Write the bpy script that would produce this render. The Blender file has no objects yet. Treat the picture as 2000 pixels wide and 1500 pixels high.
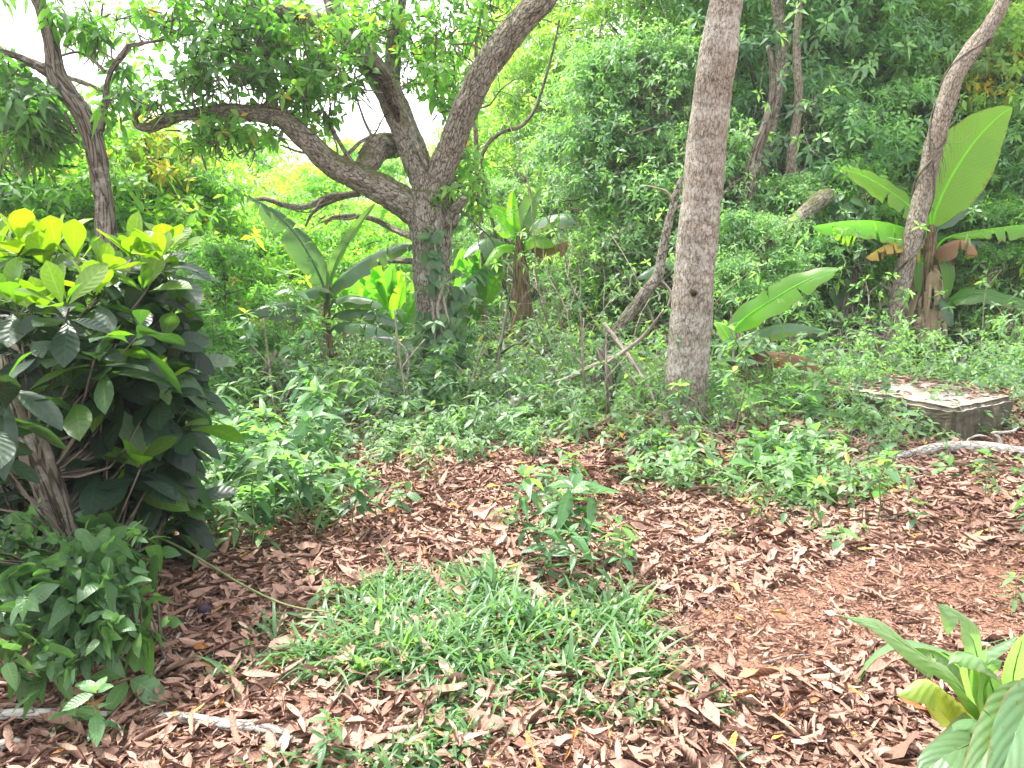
import bpy, math, random
import numpy as np
from mathutils import Vector, Matrix, noise as mnoise

R = np.random.default_rng(11)
rad = math.radians
S = bpy.context.scene
COL = S.collection
PI = math.pi

# ------------------------------------------------------------------ camera geometry
F, PITCH, CAMH = 1500.0, rad(9.5), 1.6
cp, sp = math.cos(PITCH), math.sin(PITCH)


def P(px, py, d):
    """the world point seen at photo pixel (px, py), d metres in front of the viewer"""
    cx, cy = (px - 1000) / F, (750 - py) / F
    y = cp + cy * sp
    z = -sp + cy * cp
    k = d / y
    return np.array([cx * k, d, CAMH + z * k])


def smooth(a, b, x):
    t = np.clip((x - a) / (b - a), 0, 1)
    return t * t * (3 - 2 * t)


def H(x, y):
    """terrain height"""
    x = np.asarray(x, float); y = np.asarray(y, float)
    side = 0.04 + 0.92 * smooth(-4, 3.0, x) + 0.15 * smooth(4, 16, x)
    t = np.maximum(y - 8.8, 0)
    rise = np.where(t < 7, 0.027 * t * t, 0.027 * 49 + 0.22 * (t - 7))
    rise = np.minimum(rise, 9 + 0 * t)
    bump = 0.025 * np.sin(1.7 * x + 0.6 * y) + 0.02 * np.sin(2.3 * y - 0.9 * x + 1) + 0.012 * np.sin(5.1 * x + 1.3) * np.sin(4.3 * y)
    mound = 0.10 * np.exp(-((x - 1.6) ** 2 / 0.5 + (y - 6.9) ** 2 / 0.5)) + 0.12 * np.exp(-((x + 0.95) ** 2 / 0.7 + (y - 9.2) ** 2 / 0.7))
    bank = 0.10 * np.exp(-((x + 2.3) ** 2 / 0.7 + (y - 2.9) ** 2 / 0.5))
    return rise * side + bump + mound + bank


def G(px, py):
    """ground point seen at a photo pixel"""
    ds = np.concatenate([np.linspace(1.2, 14, 800), np.linspace(14.05, 60, 600)])
    cx, cy = (px - 1000) / F, (750 - py) / F
    y = cp + cy * sp; z = -sp + cy * cp
    k = ds / y
    below = (CAMH + z * k) - H(cx * k, ds)
    i = int(np.argmax(below < 0)) if (below < 0).any() else len(ds) - 1
    return np.array([cx * k[i], ds[i], float(H(cx * k[i], ds[i]))])


def project(p):
    """photo pixel of world points (N,3)"""
    p = np.asarray(p, float)
    x, y, z = p[..., 0], p[..., 1], p[..., 2] - CAMH
    f = y * cp - z * sp
    u = y * sp + z * cp
    f = np.maximum(f, 1e-3)
    return 1000 + F * x / f, 750 - F * u / f


def onground(x, y, dz=0.0):
    return np.array([x, y, float(H(x, y)) + dz])


# ------------------------------------------------------------------ materials
def newmat(name):
    m = bpy.data.materials.new(name)
    m.use_nodes = True
    nt = m.node_tree
    nt.nodes.clear()
    return m, nt, nt.nodes, nt.links


class N:
    """tiny node helper"""
    def __init__(s, nt):
        s.nt = nt

    def new(s, t, **kw):
        n = s.nt.nodes.new(t)
        for k, v in kw.items():
            setattr(n, k, v)
        return n

    def link(s, a, b):
        s.nt.links.new(a, b)

    def val(s, sock, v):
        if hasattr(v, 'is_linked') or isinstance(v, bpy.types.NodeSocket):
            s.link(v, sock)
        else:
            sock.default_value = v

    def math(s, op, a, b=0.0, c=None, clamp=False):
        n = s.new('ShaderNodeMath', operation=op); n.use_clamp = clamp
        s.val(n.inputs[0], a); s.val(n.inputs[1], b)
        if c is not None:
            s.val(n.inputs[2], c)
        return n.outputs[0]

    def mix(s, f, a, b, mode='MIX'):
        n = s.new('ShaderNodeMix', data_type='RGBA', blend_type=mode)
        s.val(n.inputs[0], f)
        for i, v in ((6, a), (7, b)):
            if isinstance(v, tuple):
                n.inputs[i].default_value = (*v[:3], 1)
            else:
                s.link(v, n.inputs[i])
        return n.outputs[2]

    def ramp(s, f, stops, interp='LINEAR'):
        n = s.new('ShaderNodeValToRGB')
        e = n.color_ramp
        e.interpolation = interp
        while len(e.elements) < len(stops):
            e.elements.new(0.5)
        for el, (p, c) in zip(e.elements, stops):
            el.position = p
            el.color = (*c, 1) if len(c) == 3 else c
        s.link(f, n.inputs[0])
        return n.outputs[0]

    def rng(s, v, a, b, c=0.0, d=1.0):
        n = s.new('ShaderNodeMapRange'); n.clamp = True
        s.val(n.inputs[0], v)
        for i, q in zip((1, 2, 3, 4), (a, b, c, d)):
            n.inputs[i].default_value = q
        return n.outputs[0]

    def noise(s, vec, scale, detail=4.0, rough=0.6, dist=0.0):
        n = s.new('ShaderNodeTexNoise')
        if vec is not None:
            s.link(vec, n.inputs['Vector'])
        n.inputs['Scale'].default_value = scale
        n.inputs['Detail'].default_value = detail
        n.inputs['Roughness'].default_value = rough
        n.inputs['Distortion'].default_value = dist
        return n

    def bump(s, h, strength, dist):
        n = s.new('ShaderNodeBump')
        n.inputs['Strength'].default_value = strength
        n.inputs['Distance'].default_value = dist
        s.link(h, n.inputs['Height'])
        return n.outputs[0]


def leaf_mat(name, stops, rough=0.45, trans=0.42, tint=(1.4, 1.5, 0.6), tgain=2.2, vein=0.25, nveins=9.0,
             spec=0.45, under=(1.15, 1.15, 1.1), spots=0.0, vary=0.35, margin=0.0):
    m, nt, _, _ = newmat(name)
    n = N(nt)
    at = n.new('ShaderNodeAttribute', attribute_name='lf')
    sx = n.new('ShaderNodeSeparateXYZ'); n.link(at.outputs['Vector'], sx.inputs[0])
    r, u, v = sx.outputs
    oi = n.new('ShaderNodeObjectInfo')
    tc = n.new('ShaderNodeTexCoord')
    big = n.noise(tc.outputs['Object'], 1.1, 2.0)
    rr = n.math('ADD', r, n.math('MULTIPLY', n.math('SUBTRACT', oi.outputs['Random'], 0.5), 0.12))
    rr = n.math('ADD', rr, n.math('MULTIPLY', n.math('SUBTRACT', big.outputs[0], 0.5), vary), clamp=True)
    base = n.ramp(rr, stops)
    au = n.math('ABSOLUTE', u)
    mid = n.rng(au, 0.10, 0.02)
    lat = n.math('SINE', n.math('MULTIPLY', n.math('SUBTRACT', v, n.math('MULTIPLY', au, 0.16)), nveins * 2 * PI))
    latm = n.math('MULTIPLY', n.rng(lat, 0.82, 1.0), 0.55)
    vm = n.math('MULTIPLY', n.math('MAXIMUM', mid, latm), vein)
    fine = n.noise(tc.outputs['Object'], 55.0, 3.0)
    base = n.mix(n.rng(fine.outputs[0], 0.3, 0.75, 0.0, 0.35), base, n.mix(1.0, base, (0.72, 0.70, 0.62), 'MULTIPLY'))
    if spots > 0:
        sp_ = n.noise(tc.outputs['Object'], 38.0, 2.0)
        base = n.mix(n.rng(sp_.outputs[0], 0.66, 0.72, 0.0, spots), base, (0.10, 0.065, 0.03))
    if margin > 0:      # browned, nibbled edges
        em = n.noise(tc.outputs['Object'], 14.0, 4.0, 0.7)
        ef = n.rng(n.math('ADD', au, n.math('MULTIPLY', n.math('SUBTRACT', em.outputs[0], 0.5), 0.5)), 0.93, 1.02, 0.0, margin)
        base = n.mix(ef, base, (0.22, 0.13, 0.05))
    vcol = n.mix(1.0, base, (1.9, 1.8, 1.5), 'MULTIPLY')
    base2 = n.mix(vm, base, vcol)
    geo = n.new('ShaderNodeNewGeometry')
    base3 = n.mix(geo.outputs['Backfacing'], base2, n.mix(1.0, base2, under, 'MULTIPLY'))
    bs = n.new('ShaderNodeBsdfPrincipled')
    n.link(base3, bs.inputs['Base Color'])
    bs.inputs['Roughness'].default_value = rough
    bs.inputs['Specular IOR Level'].default_value = spec
    bh = n.math('ADD', n.math('MULTIPLY', lat, -0.35), n.math('MULTIPLY', fine.outputs[0], 0.6))
    n.link(n.bump(bh, 0.35, 0.004), bs.inputs['Normal'])
    tr = n.new('ShaderNodeBsdfTranslucent')
    tcol = n.mix(1.0, base2, tuple(t * tgain for t in tint), 'MULTIPLY')
    n.link(tcol, tr.inputs['Color'])
    mx = n.new('ShaderNodeMixShader')
    mx.inputs[0].default_value = trans
    n.link(bs.outputs[0], mx.inputs[1]); n.link(tr.outputs[0], mx.inputs[2])
    o = n.new('ShaderNodeOutputMaterial')
    n.link(mx.outputs[0], o.inputs[0])
    return m


def bark_mat(name, dark, mid, light, lichen=0.35, lich_col=(0.40, 0.40, 0.36), moss=0.0, stretch=0.22, scale=26.0,
             flake=0.6, bump=0.9, bands=0.0, dist=0.02):
    m, nt, _, _ = newmat(name)
    n = N(nt)
    at = n.new('ShaderNodeAttribute', attribute_name='bk')
    mp = n.new('ShaderNodeMapping'); n.link(at.outputs['Vector'], mp.inputs['Vector'])
    mp.inputs['Scale'].default_value = (1, 1, stretch)
    ri = n.noise(mp.outputs[0], scale, 6.0, 0.68, 0.4)
    vo = n.new('ShaderNodeTexVoronoi', feature='DISTANCE_TO_EDGE')
    warp = n.noise(mp.outputs[0], scale * 0.8, 3.0)
    wv = n.new('ShaderNodeVectorMath', operation='MULTIPLY_ADD')
    n.link(warp.outputs['Color'], wv.inputs[0]); wv.inputs[1].default_value = (0.05, 0.05, 0.05); n.link(mp.outputs[0], wv.inputs[2])
    n.link(wv.outputs[0], vo.inputs['Vector']); vo.inputs['Scale'].default_value = scale * 0.9
    crack = n.rng(vo.outputs['Distance'], 0.0, 0.10)
    h = n.math('ADD', n.math('MULTIPLY', ri.outputs[0], 1.0), n.math('MULTIPLY', crack, flake))
    c = n.ramp(n.math('DIVIDE', h, 1.0 + flake), [(0.30, dark), (0.55, mid), (0.76, light)])
    big = n.noise(at.outputs['Vector'], 2.2, 3.0)
    c = n.mix(n.rng(big.outputs[0], 0.35, 0.7, 0.0, 0.45), c, n.mix(1.0, c, (0.62, 0.60, 0.58), 'MULTIPLY'))
    if lichen > 0:
        l1 = n.noise(at.outputs['Vector'], 13.0, 5.0, 0.7)
        l2 = n.noise(at.outputs['Vector'], 3.1, 2.0)
        lm = n.rng(n.math('ADD', n.math('MULTIPLY', l1.outputs[0], 0.65), n.math('MULTIPLY', l2.outputs[0], 0.35)), 0.535, 0.60, 0.0, lichen)
        c = n.mix(lm, c, lich_col)
    if bands > 0:
        sx = n.new('ShaderNodeSeparateXYZ'); n.link(at.outputs['Vector'], sx.inputs[0])
        cb = n.new('ShaderNodeCombineXYZ'); n.link(sx.outputs[2], cb.inputs[2])
        b1 = n.noise(cb.outputs[0], 2.6, 3.0, 0.75)
        b2 = n.noise(at.outputs['Vector'], 34.0, 4.0, 0.75)
        bm = n.math('MULTIPLY', n.rng(b1.outputs[0], 0.48, 0.58), n.rng(b2.outputs[0], 0.40, 0.58))
        c = n.mix(n.math('MULTIPLY', bm, bands), c, (0.50, 0.48, 0.45))
    geo = n.new('ShaderNodeNewGeometry')
    if moss > 0:
        ns = n.new('ShaderNodeSeparateXYZ'); n.link(geo.outputs['Normal'], ns.inputs[0])
        mn = n.noise(at.outputs['Vector'], 5.0, 4.0)
        mm = n.rng(n.math('ADD', n.math('MULTIPLY', ns.outputs[2], 0.45), mn.outputs[0]), 0.62, 0.9, 0.0, moss)
        c = n.mix(mm, c, (0.10, 0.105, 0.035))
    bs = n.new('ShaderNodeBsdfPrincipled')
    n.link(c, bs.inputs['Base Color'])
    bs.inputs['Roughness'].default_value = 0.9
    bs.inputs['Specular IOR Level'].default_value = 0.2
    n.link(n.bump(h, bump, dist), bs.inputs['Normal'])
    o = n.new('ShaderNodeOutputMaterial')
    n.link(bs.outputs[0], o.inputs[0])
    return m


def litter_mat():
    m, nt, _, _ = newmat('dead_leaf_surface')
    n = N(nt)
    at = n.new('ShaderNodeAttribute', attribute_name='lf')
    sx = n.new('ShaderNodeSeparateXYZ'); n.link(at.outputs['Vector'], sx.inputs[0])
    r, u, v = sx.outputs
    tc = n.new('ShaderNodeTexCoord')
    base = n.ramp(r, [(0.0, (0.080, 0.041, 0.030)), (0.16, (0.165, 0.088, 0.065)), (0.36, (0.262, 0.147, 0.112)), (0.60, (0.345, 0.212, 0.165)),
                      (0.82, (0.385, 0.255, 0.195)), (0.94, (0.46, 0.345, 0.27)), (0.97, (0.33, 0.13, 0.045)), (1.0, (0.52, 0.33, 0.08))])
    nz = n.noise(tc.outputs['Object'], 45.0, 4.0)
    base = n.mix(n.rng(nz.outputs[0], 0.35, 0.7, 0.0, 0.6), base, n.mix(1.0, base, (0.60, 0.55, 0.52), 'MULTIPLY'))
    au = n.math('ABSOLUTE', u)
    mid = n.rng(au, 0.12, 0.02, 0.0, 0.45)
    lat = n.math('SINE', n.math('MULTIPLY', n.math('SUBTRACT', v, n.math('MULTIPLY', au, 0.14)), 60.0))
    base = n.mix(mid, base, n.mix(1.0, base, (1.5, 1.45, 1.35), 'MULTIPLY'))
    geo = n.new('ShaderNodeNewGeometry')
    base = n.mix(n.math('MULTIPLY', geo.outputs['Backfacing'], 0.55), base, n.mix(0.35, base, (0.38, 0.26, 0.195)))
    bs = n.new('ShaderNodeBsdfPrincipled')
    n.link(base, bs.inputs['Base Color'])
    bs.inputs['Roughness'].default_value = 0.72
    bs.inputs['Specular IOR Level'].default_value = 0.2
    n.link(n.bump(n.math('ADD', n.math('MULTIPLY', lat, 0.3), nz.outputs[0]), 0.5, 0.004), bs.inputs['Normal'])
    o = n.new('ShaderNodeOutputMaterial'); n.link(bs.outputs[0], o.inputs[0])
    return m


def soil_mat():
    m, nt, _, _ = newmat('red_soil')
    n = N(nt)
    tc = n.new('ShaderNodeTexCoord')
    a = n.noise(tc.outputs['Object'], 1.3, 5.0)
    b = n.noise(tc.outputs['Object'], 60.0, 6.0, 0.7)
    c = n.ramp(b.outputs[0], [(0.25, (0.10, 0.052, 0.036)), (0.5, (0.235, 0.125, 0.085)), (0.75, (0.36, 0.22, 0.155))])
    c = n.mix(n.rng(a.outputs[0], 0.4, 0.65, 0.0, 0.6), c, (0.26, 0.13, 0.085))
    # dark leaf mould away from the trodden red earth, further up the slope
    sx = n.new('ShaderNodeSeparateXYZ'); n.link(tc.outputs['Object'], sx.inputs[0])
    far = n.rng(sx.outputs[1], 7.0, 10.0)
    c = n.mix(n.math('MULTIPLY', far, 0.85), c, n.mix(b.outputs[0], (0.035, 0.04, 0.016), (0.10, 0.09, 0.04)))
    vo = n.new('ShaderNodeTexVoronoi'); n.link(tc.outputs['Object'], vo.inputs['Vector']); vo.inputs['Scale'].default_value = 90.0
    bs = n.new('ShaderNodeBsdfPrincipled')
    n.link(c, bs.inputs['Base Color'])
    bs.inputs['Roughness'].default_value = 0.95
    bs.inputs['Specular IOR Level'].default_value = 0.15
    n.link(n.bump(n.math('ADD', b.outputs[0], n.math('MULTIPLY', vo.outputs[0], -0.5)), 0.8, 0.02), bs.inputs['Normal'])
    o = n.new('ShaderNodeOutputMaterial'); n.link(bs.outputs[0], o.inputs[0])
    return m


def concrete_mat():
    m, nt, _, _ = newmat('weathered_concrete')
    n = N(nt)
    tc = n.new('ShaderNodeTexCoord')
    a = n.noise(tc.outputs['Object'], 5.0, 6.0, 0.7)
    b = n.noise(tc.outputs['Object'], 45.0, 5.0, 0.7)
    c = n.ramp(b.outputs[0], [(0.25, (0.20, 0.17, 0.145)), (0.6, (0.35, 0.315, 0.28)), (0.85, (0.50, 0.46, 0.42))])
    mp = n.new('ShaderNodeMapping'); n.link(tc.outputs['Object'], mp.inputs['Vector']); mp.inputs['Scale'].default_value = (1, 1, 0.3)
    st = n.noise(mp.outputs[0], 9.0, 5.0, 0.7)
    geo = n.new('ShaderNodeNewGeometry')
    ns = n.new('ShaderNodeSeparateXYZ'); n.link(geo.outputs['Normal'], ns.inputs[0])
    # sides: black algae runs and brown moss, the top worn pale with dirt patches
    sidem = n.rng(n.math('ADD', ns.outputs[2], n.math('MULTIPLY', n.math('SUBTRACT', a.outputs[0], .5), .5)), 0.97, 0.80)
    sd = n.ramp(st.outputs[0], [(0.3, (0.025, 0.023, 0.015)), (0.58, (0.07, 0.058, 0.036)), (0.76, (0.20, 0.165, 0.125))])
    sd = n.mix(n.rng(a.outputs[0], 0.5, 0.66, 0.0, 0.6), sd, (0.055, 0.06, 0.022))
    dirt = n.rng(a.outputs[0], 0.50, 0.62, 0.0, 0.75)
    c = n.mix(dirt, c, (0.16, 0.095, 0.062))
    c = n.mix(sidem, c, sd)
    bs = n.new('ShaderNodeBsdfPrincipled')
    n.link(c, bs.inputs['Base Color'])
    bs.inputs['Roughness'].default_value = 0.92
    n.link(n.bump(n.math('ADD', a.outputs[0], n.math('MULTIPLY', b.outputs[0], 0.5)), 0.7, 0.015), bs.inputs['Normal'])
    o = n.new('ShaderNodeOutputMaterial'); n.link(bs.outputs[0], o.inputs[0])
    return m


# leaf colour families (base colours; almond also carries light and shade)
M = {}
M['mango'] = leaf_mat('mango_leaf', [(0.0, (0.029, 0.072, 0.023)), (0.45, (0.058, 0.150, 0.036)), (0.75, (0.098, 0.221, 0.046)), (0.95, (0.169, 0.312, 0.058)), (0.985, (0.20, 0.28, 0.06)), (1.0, (0.36, 0.24, 0.05))], tgain=2.6)
M['fine'] = leaf_mat('small_leaf', [(0.0, (0.057, 0.129, 0.060)), (0.5, (0.114, 0.228, 0.100)), (0.85, (0.178, 0.318, 0.140)), (1.0, (0.273, 0.410, 0.180))], rough=0.4, tgain=2.0)
M['deep'] = leaf_mat('evergreen_leaf', [(0.0, (0.063, 0.144, 0.090)), (0.5, (0.122, 0.237, 0.140)), (0.85, (0.185, 0.342, 0.177)), (1.0, (0.298, 0.492, 0.192))], rough=0.36, tgain=1.9)
M['lime'] = leaf_mat('lime_leaf', [(0.0, (0.069, 0.152, 0.034)), (0.45, (0.138, 0.290, 0.048)), (0.8, (0.262, 0.442, 0.069)), (0.93, (0.414, 0.497, 0.069)), (1.0, (0.690, 0.373, 0.055))], tgain=2.3)
M['fresh'] = leaf_mat('fresh_leaf', [(0.0, (0.055, 0.12, 0.04)), (0.5, (0.115, 0.22, 0.06)), (0.85, (0.18, 0.30, 0.075)), (1.0, (0.26, 0.36, 0.08))], rough=0.42, tgain=2.2)
M['amber'] = leaf_mat('amber_leaf', [(0.0, (0.12, 0.20, 0.03)), (0.4, (0.28, 0.32, 0.04)), (0.75, (0.48, 0.38, 0.06)), (1.0, (0.52, 0.28, 0.05))], tgain=1.5, tint=(1.3, 1.2, 0.6))
M['almond'] = leaf_mat('almond_leaf', [(0.0, (0.012, 0.026, 0.020)), (0.35, (0.022, 0.052, 0.030)), (0.55, (0.045, 0.105, 0.036)), (0.76, (0.08, 0.16, 0.022)), (1.0, (0.17, 0.26, 0.02))],
                       rough=0.40, spec=0.42, trans=0.44, tgain=1.7, tint=(1.25, 1.45, 0.3), vein=0.5, nveins=8, vary=0.05, spots=0.25)  # dark stops hold the shrub's inner self-shade, lime stops young backlit leaves
M['vine'] = leaf_mat('vine_leaf', [(0.0, (0.041, 0.095, 0.040)), (0.5, (0.068, 0.147, 0.060)), (1.0, (0.122, 0.230, 0.080))], rough=0.38, tgain=1.6, vein=0.5)
M['herb'] = leaf_mat('herb_leaf', [(0.0, (0.064, 0.121, 0.064)), (0.5, (0.114, 0.209, 0.097)), (0.85, (0.169, 0.276, 0.130)), (0.96, (0.258, 0.363, 0.124)), (1.0, (0.497, 0.338, 0.105))], rough=0.38, tgain=1.9, spec=0.55)
M['seed'] = leaf_mat('seedling_leaf', [(0.0, (0.042, 0.110, 0.059)), (0.5, (0.078, 0.175, 0.078)), (0.85, (0.131, 0.250, 0.092)), (0.95, (0.240, 0.330, 0.065)), (1.0, (0.418, 0.289, 0.052))], rough=0.36, spec=0.55, tgain=2.0, vein=0.4)
M['banana'] = leaf_mat('banana_leaf', [(0.0, (0.07, 0.16, 0.05)), (0.5, (0.10, 0.22, 0.045)), (0.8, (0.16, 0.31, 0.035)), (1.0, (0.21, 0.37, 0.03))],
                       rough=0.36, spec=0.45, trans=0.55, tgain=2.0, tint=(1.15, 1.5, 0.35), vein=0.3, nveins=34, under=(1.3, 1.35, 1.5), vary=0.25, margin=.8, spots=.35)
M['banana_grey'] = leaf_mat('waxy_banana_leaf', [(0.0, (0.055, 0.12, 0.065)), (0.5, (0.085, 0.16, 0.085)), (0.8, (0.12, 0.23, 0.08)), (1.0, (0.17, 0.30, 0.06))],
                            rough=0.34, spec=0.6, trans=0.35, tgain=1.6, vein=0.3, nveins=34, under=(1.4, 1.4, 1.5), vary=0.3, margin=.8, spots=.35)
M['banana_dead'] = leaf_mat('withered_banana_leaf', [(0.0, (0.11, 0.055, 0.028)), (0.35, (0.27, 0.15, 0.075)), (0.55, (0.42, 0.27, 0.06)), (0.72, (0.50, 0.40, 0.05)), (0.88, (0.34, 0.34, 0.06)), (1.0, (0.17, 0.25, 0.05))],
                            rough=0.6, trans=0.35, tgain=1.2, tint=(1.3, 1.1, 0.6), vein=0.15, nveins=30, vary=0.9)
M['ginger'] = leaf_mat('broad_leaf', [(0.0, (0.076, 0.148, 0.081)), (0.5, (0.118, 0.212, 0.113)), (0.85, (0.168, 0.275, 0.132)), (1.0, (0.366, 0.366, 0.097))],
                       rough=0.42, spec=0.5, trans=0.42, tgain=1.8, vein=0.22, nveins=15, under=(1.25, 1.25, 1.3), vary=0.3, margin=.7, spots=.5)
M['grass'] = leaf_mat('grass_blade', [(0.0, (0.052, 0.112, 0.052)), (0.5, (0.095, 0.184, 0.081)), (0.9, (0.147, 0.262, 0.109)), (1.0, (0.304, 0.281, 0.115))], rough=0.36, spec=0.5, tgain=1.9, vein=0.25, nveins=1)
M['litter'] = litter_mat()
M['soil'] = soil_mat()
M['concrete'] = concrete_mat()
M['bark'] = bark_mat('gnarled_bark', (0.055, 0.046, 0.036), (0.17, 0.145, 0.116), (0.31, 0.275, 0.23), lichen=0.65, moss=0.85, stretch=0.36, scale=36, bump=1.0)
M['bark_red'] = bark_mat('dark_bark', (0.026, 0.021, 0.017), (0.085, 0.069, 0.055), (0.19, 0.162, 0.135), lichen=0.35, moss=0.2, stretch=0.12)
M['teak'] = bark_mat('pale_bark', (0.06, 0.048, 0.038), (0.20, 0.165, 0.133), (0.34, 0.295, 0.25), lichen=0.5, lich_col=(0.46, 0.445, 0.40), stretch=0.42, scale=38,
                     flake=0.38, bump=0.9, bands=0.6, dist=0.015)
M['slender'] = bark_mat('slender_bark', (0.085, 0.066, 0.052), (0.195, 0.157, 0.125), (0.32, 0.27, 0.225), lichen=0.35, stretch=0.4, scale=36)
M['twig'] = bark_mat('dry_wood', (0.11, 0.085, 0.07), (0.25, 0.20, 0.165), (0.40, 0.34, 0.29), lichen=0.3, stretch=0.1, scale=50, dist=0.004)
M['bleached'] = bark_mat('bleached_wood', (0.12, 0.10, 0.085), (0.30, 0.27, 0.24), (0.48, 0.45, 0.41), lichen=0.6, lich_col=(0.60, 0.58, 0.54), stretch=0.3, scale=45, dist=0.01, bump=1.0)
M['greenstem'] = bark_mat('green_stem', (0.06, 0.085, 0.03), (0.12, 0.16, 0.06), (0.19, 0.21, 0.10), lichen=0, stretch=0.05, scale=60, dist=0.003, bump=0.3)
M['pseudostem'] = bark_mat('banana_sheath', (0.05, 0.032, 0.024), (0.15, 0.095, 0.06), (0.30, 0.22, 0.13), lichen=0, stretch=0.03, scale=40, dist=0.008)
M['husk'] = bark_mat('dry_sheath', (0.13, 0.075, 0.05), (0.31, 0.20, 0.135), (0.50, 0.38, 0.28), lichen=0, stretch=0.04, scale=50, dist=0.006)
M['rot'] = bark_mat('rotten_wood', (0.008, 0.006, 0.005), (0.035, 0.022, 0.015), (0.09, 0.055, 0.035), lichen=0, stretch=0.1, scale=30)
M['fruit'] = bark_mat('plum_skin', (0.02, 0.012, 0.02), (0.035, 0.02, 0.035), (0.06, 0.04, 0.06), lichen=0, bump=0.05)


# ------------------------------------------------------------------ mesh building
class MB:
    def __init__(s):
        s.v, s.f3, s.f4, s.lf, s.bk, s.n = [], [], [], [], [], 0

    def add(s, v, q=None, t=None, lf=None, bk=None):
        v = np.asarray(v, np.float32).reshape(-1, 3)
        k = len(v)
        s.v.append(v)
        if q is not None and len(q):
            s.f4.append(np.asarray(q, np.int64).reshape(-1, 4) + s.n)
        if t is not None and len(t):
            s.f3.append(np.asarray(t, np.int64).reshape(-1, 3) + s.n)
        s.lf.append(np.zeros((k, 3), np.float32) if lf is None else np.asarray(lf, np.float32).reshape(-1, 3))
        s.bk.append(np.zeros((k, 3), np.float32) if bk is None else np.asarray(bk, np.float32).reshape(-1, 3))
        s.n += k

    def mesh(s, name, attrs=('lf', 'bk'), origin=None):
        me = bpy.data.meshes.new(name)
        v = np.concatenate(s.v) if s.v else np.zeros((0, 3), np.float32)
        if origin is not None:
            v = v - np.asarray(origin, np.float32)
        q = np.concatenate(s.f4) if s.f4 else np.zeros((0, 4), np.int64)
        t = np.concatenate(s.f3) if s.f3 else np.zeros((0, 3), np.int64)
        me.vertices.add(len(v)); me.vertices.foreach_set('co', v.ravel())
        nl = q.size + t.size
        me.loops.add(nl)
        me.loops.foreach_set('vertex_index', np.concatenate([q.ravel(), t.ravel()]).astype(np.int32))
        me.polygons.add(len(q) + len(t))
        ls = np.concatenate([np.arange(len(q)) * 4, q.size + np.arange(len(t)) * 3]).astype(np.int32)
        me.polygons.foreach_set('loop_start', ls)
        for a in attrs:
            at = me.attributes.new(a, 'FLOAT_VECTOR', 'POINT')
            at.data.foreach_set('vector', np.concatenate(getattr(s, a)).ravel())
        me.update(calc_edges=True)
        return me


def tag(o, label=None, cat=None, group=None, kind=None):
    for k, v in (('label', label), ('category', cat), ('group', group), ('kind', kind)):
        if v:
            o[k] = v
    return o


def link(name, me, mat, parent=None, loc=None):
    o = bpy.data.objects.new(name, me)
    if mat is not None and len(me.materials) == 0:
        me.materials.append(mat)
    COL.objects.link(o)
    if parent is not None:
        o.parent = parent
    if loc is not None:
        o.location = loc
    return o


def thing(name, label, cat, loc, group=None, rz=0.0, scale=1.0):
    o = bpy.data.objects.new(name, None)
    o.empty_display_size = 0.2
    COL.objects.link(o)
    o.location = loc
    o.rotation_euler.z = rz
    o.scale = (scale,) * 3
    return tag(o, label, cat, group)


def norm(a):
    return a / np.maximum(np.linalg.norm(a, axis=-1, keepdims=True), 1e-9)


# ---- leaves
def tmpl(profile='oval', rows=4, fold=0.25, curl=0.0, wave=0.0):
    """leaf strip, 3 vertices across; returns V(x across, y along, z up), quads, (u, v)"""
    t = np.linspace(0, 1, rows + 1)
    prof = {'oval': lambda t: np.sin(PI * t ** 0.85) ** 0.8,
            'lance': lambda t: np.sin(PI * t ** 0.75) ** 1.1,
            'obov': lambda t: np.sin(PI * t ** 1.55) ** 0.75,
            'heart': lambda t: np.sin(PI * t ** 0.6) ** 0.8,
            'blade': lambda t: np.clip(1 - t ** 2.2, 0, 1) * np.minimum(1, 0.6 + t * 2)}[profile]
    w = np.maximum(prof(t), 0.0) * 0.5
    w[-1] = 0.0 if rows > 1 else w[-1]
    w = np.maximum(w, 0.02)
    V, A = [], []
    for i, tt in enumerate(t):
        for s in (-1, 0, 1):
            x = s * w[i]
            z = abs(x) * fold
            if curl:
                an = s * curl * w[i] * 2
                x = math.sin(an) / (curl * 2) if curl else x
                z = (1 - math.cos(an)) / (curl * 2)
            if wave:
                z += wave * math.sin(tt * 9 + s * 1.3) * abs(s)
            V.append((x, tt, z)); A.append((s, tt))
    q = []
    for i in range(rows):
        for j in range(2):
            a = i * 3 + j
            q.append((a, a + 1, a + 4, a + 3))
    return np.array(V), np.array(q), np.array(A)


def tmpl_tiny():
    V = np.array([(0, 0, 0), (0.5, 0.45, 0.12), (0, 1, -0.05), (-0.5, 0.45, 0.12), (0, 0.5, 0)])
    q = np.array([(0, 1, 2, 4), (0, 4, 2, 3)])
    A = np.array([(0, 0), (1, .45), (0, 1), (-1, .45), (0, .5)])
    return V, q, A


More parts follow.
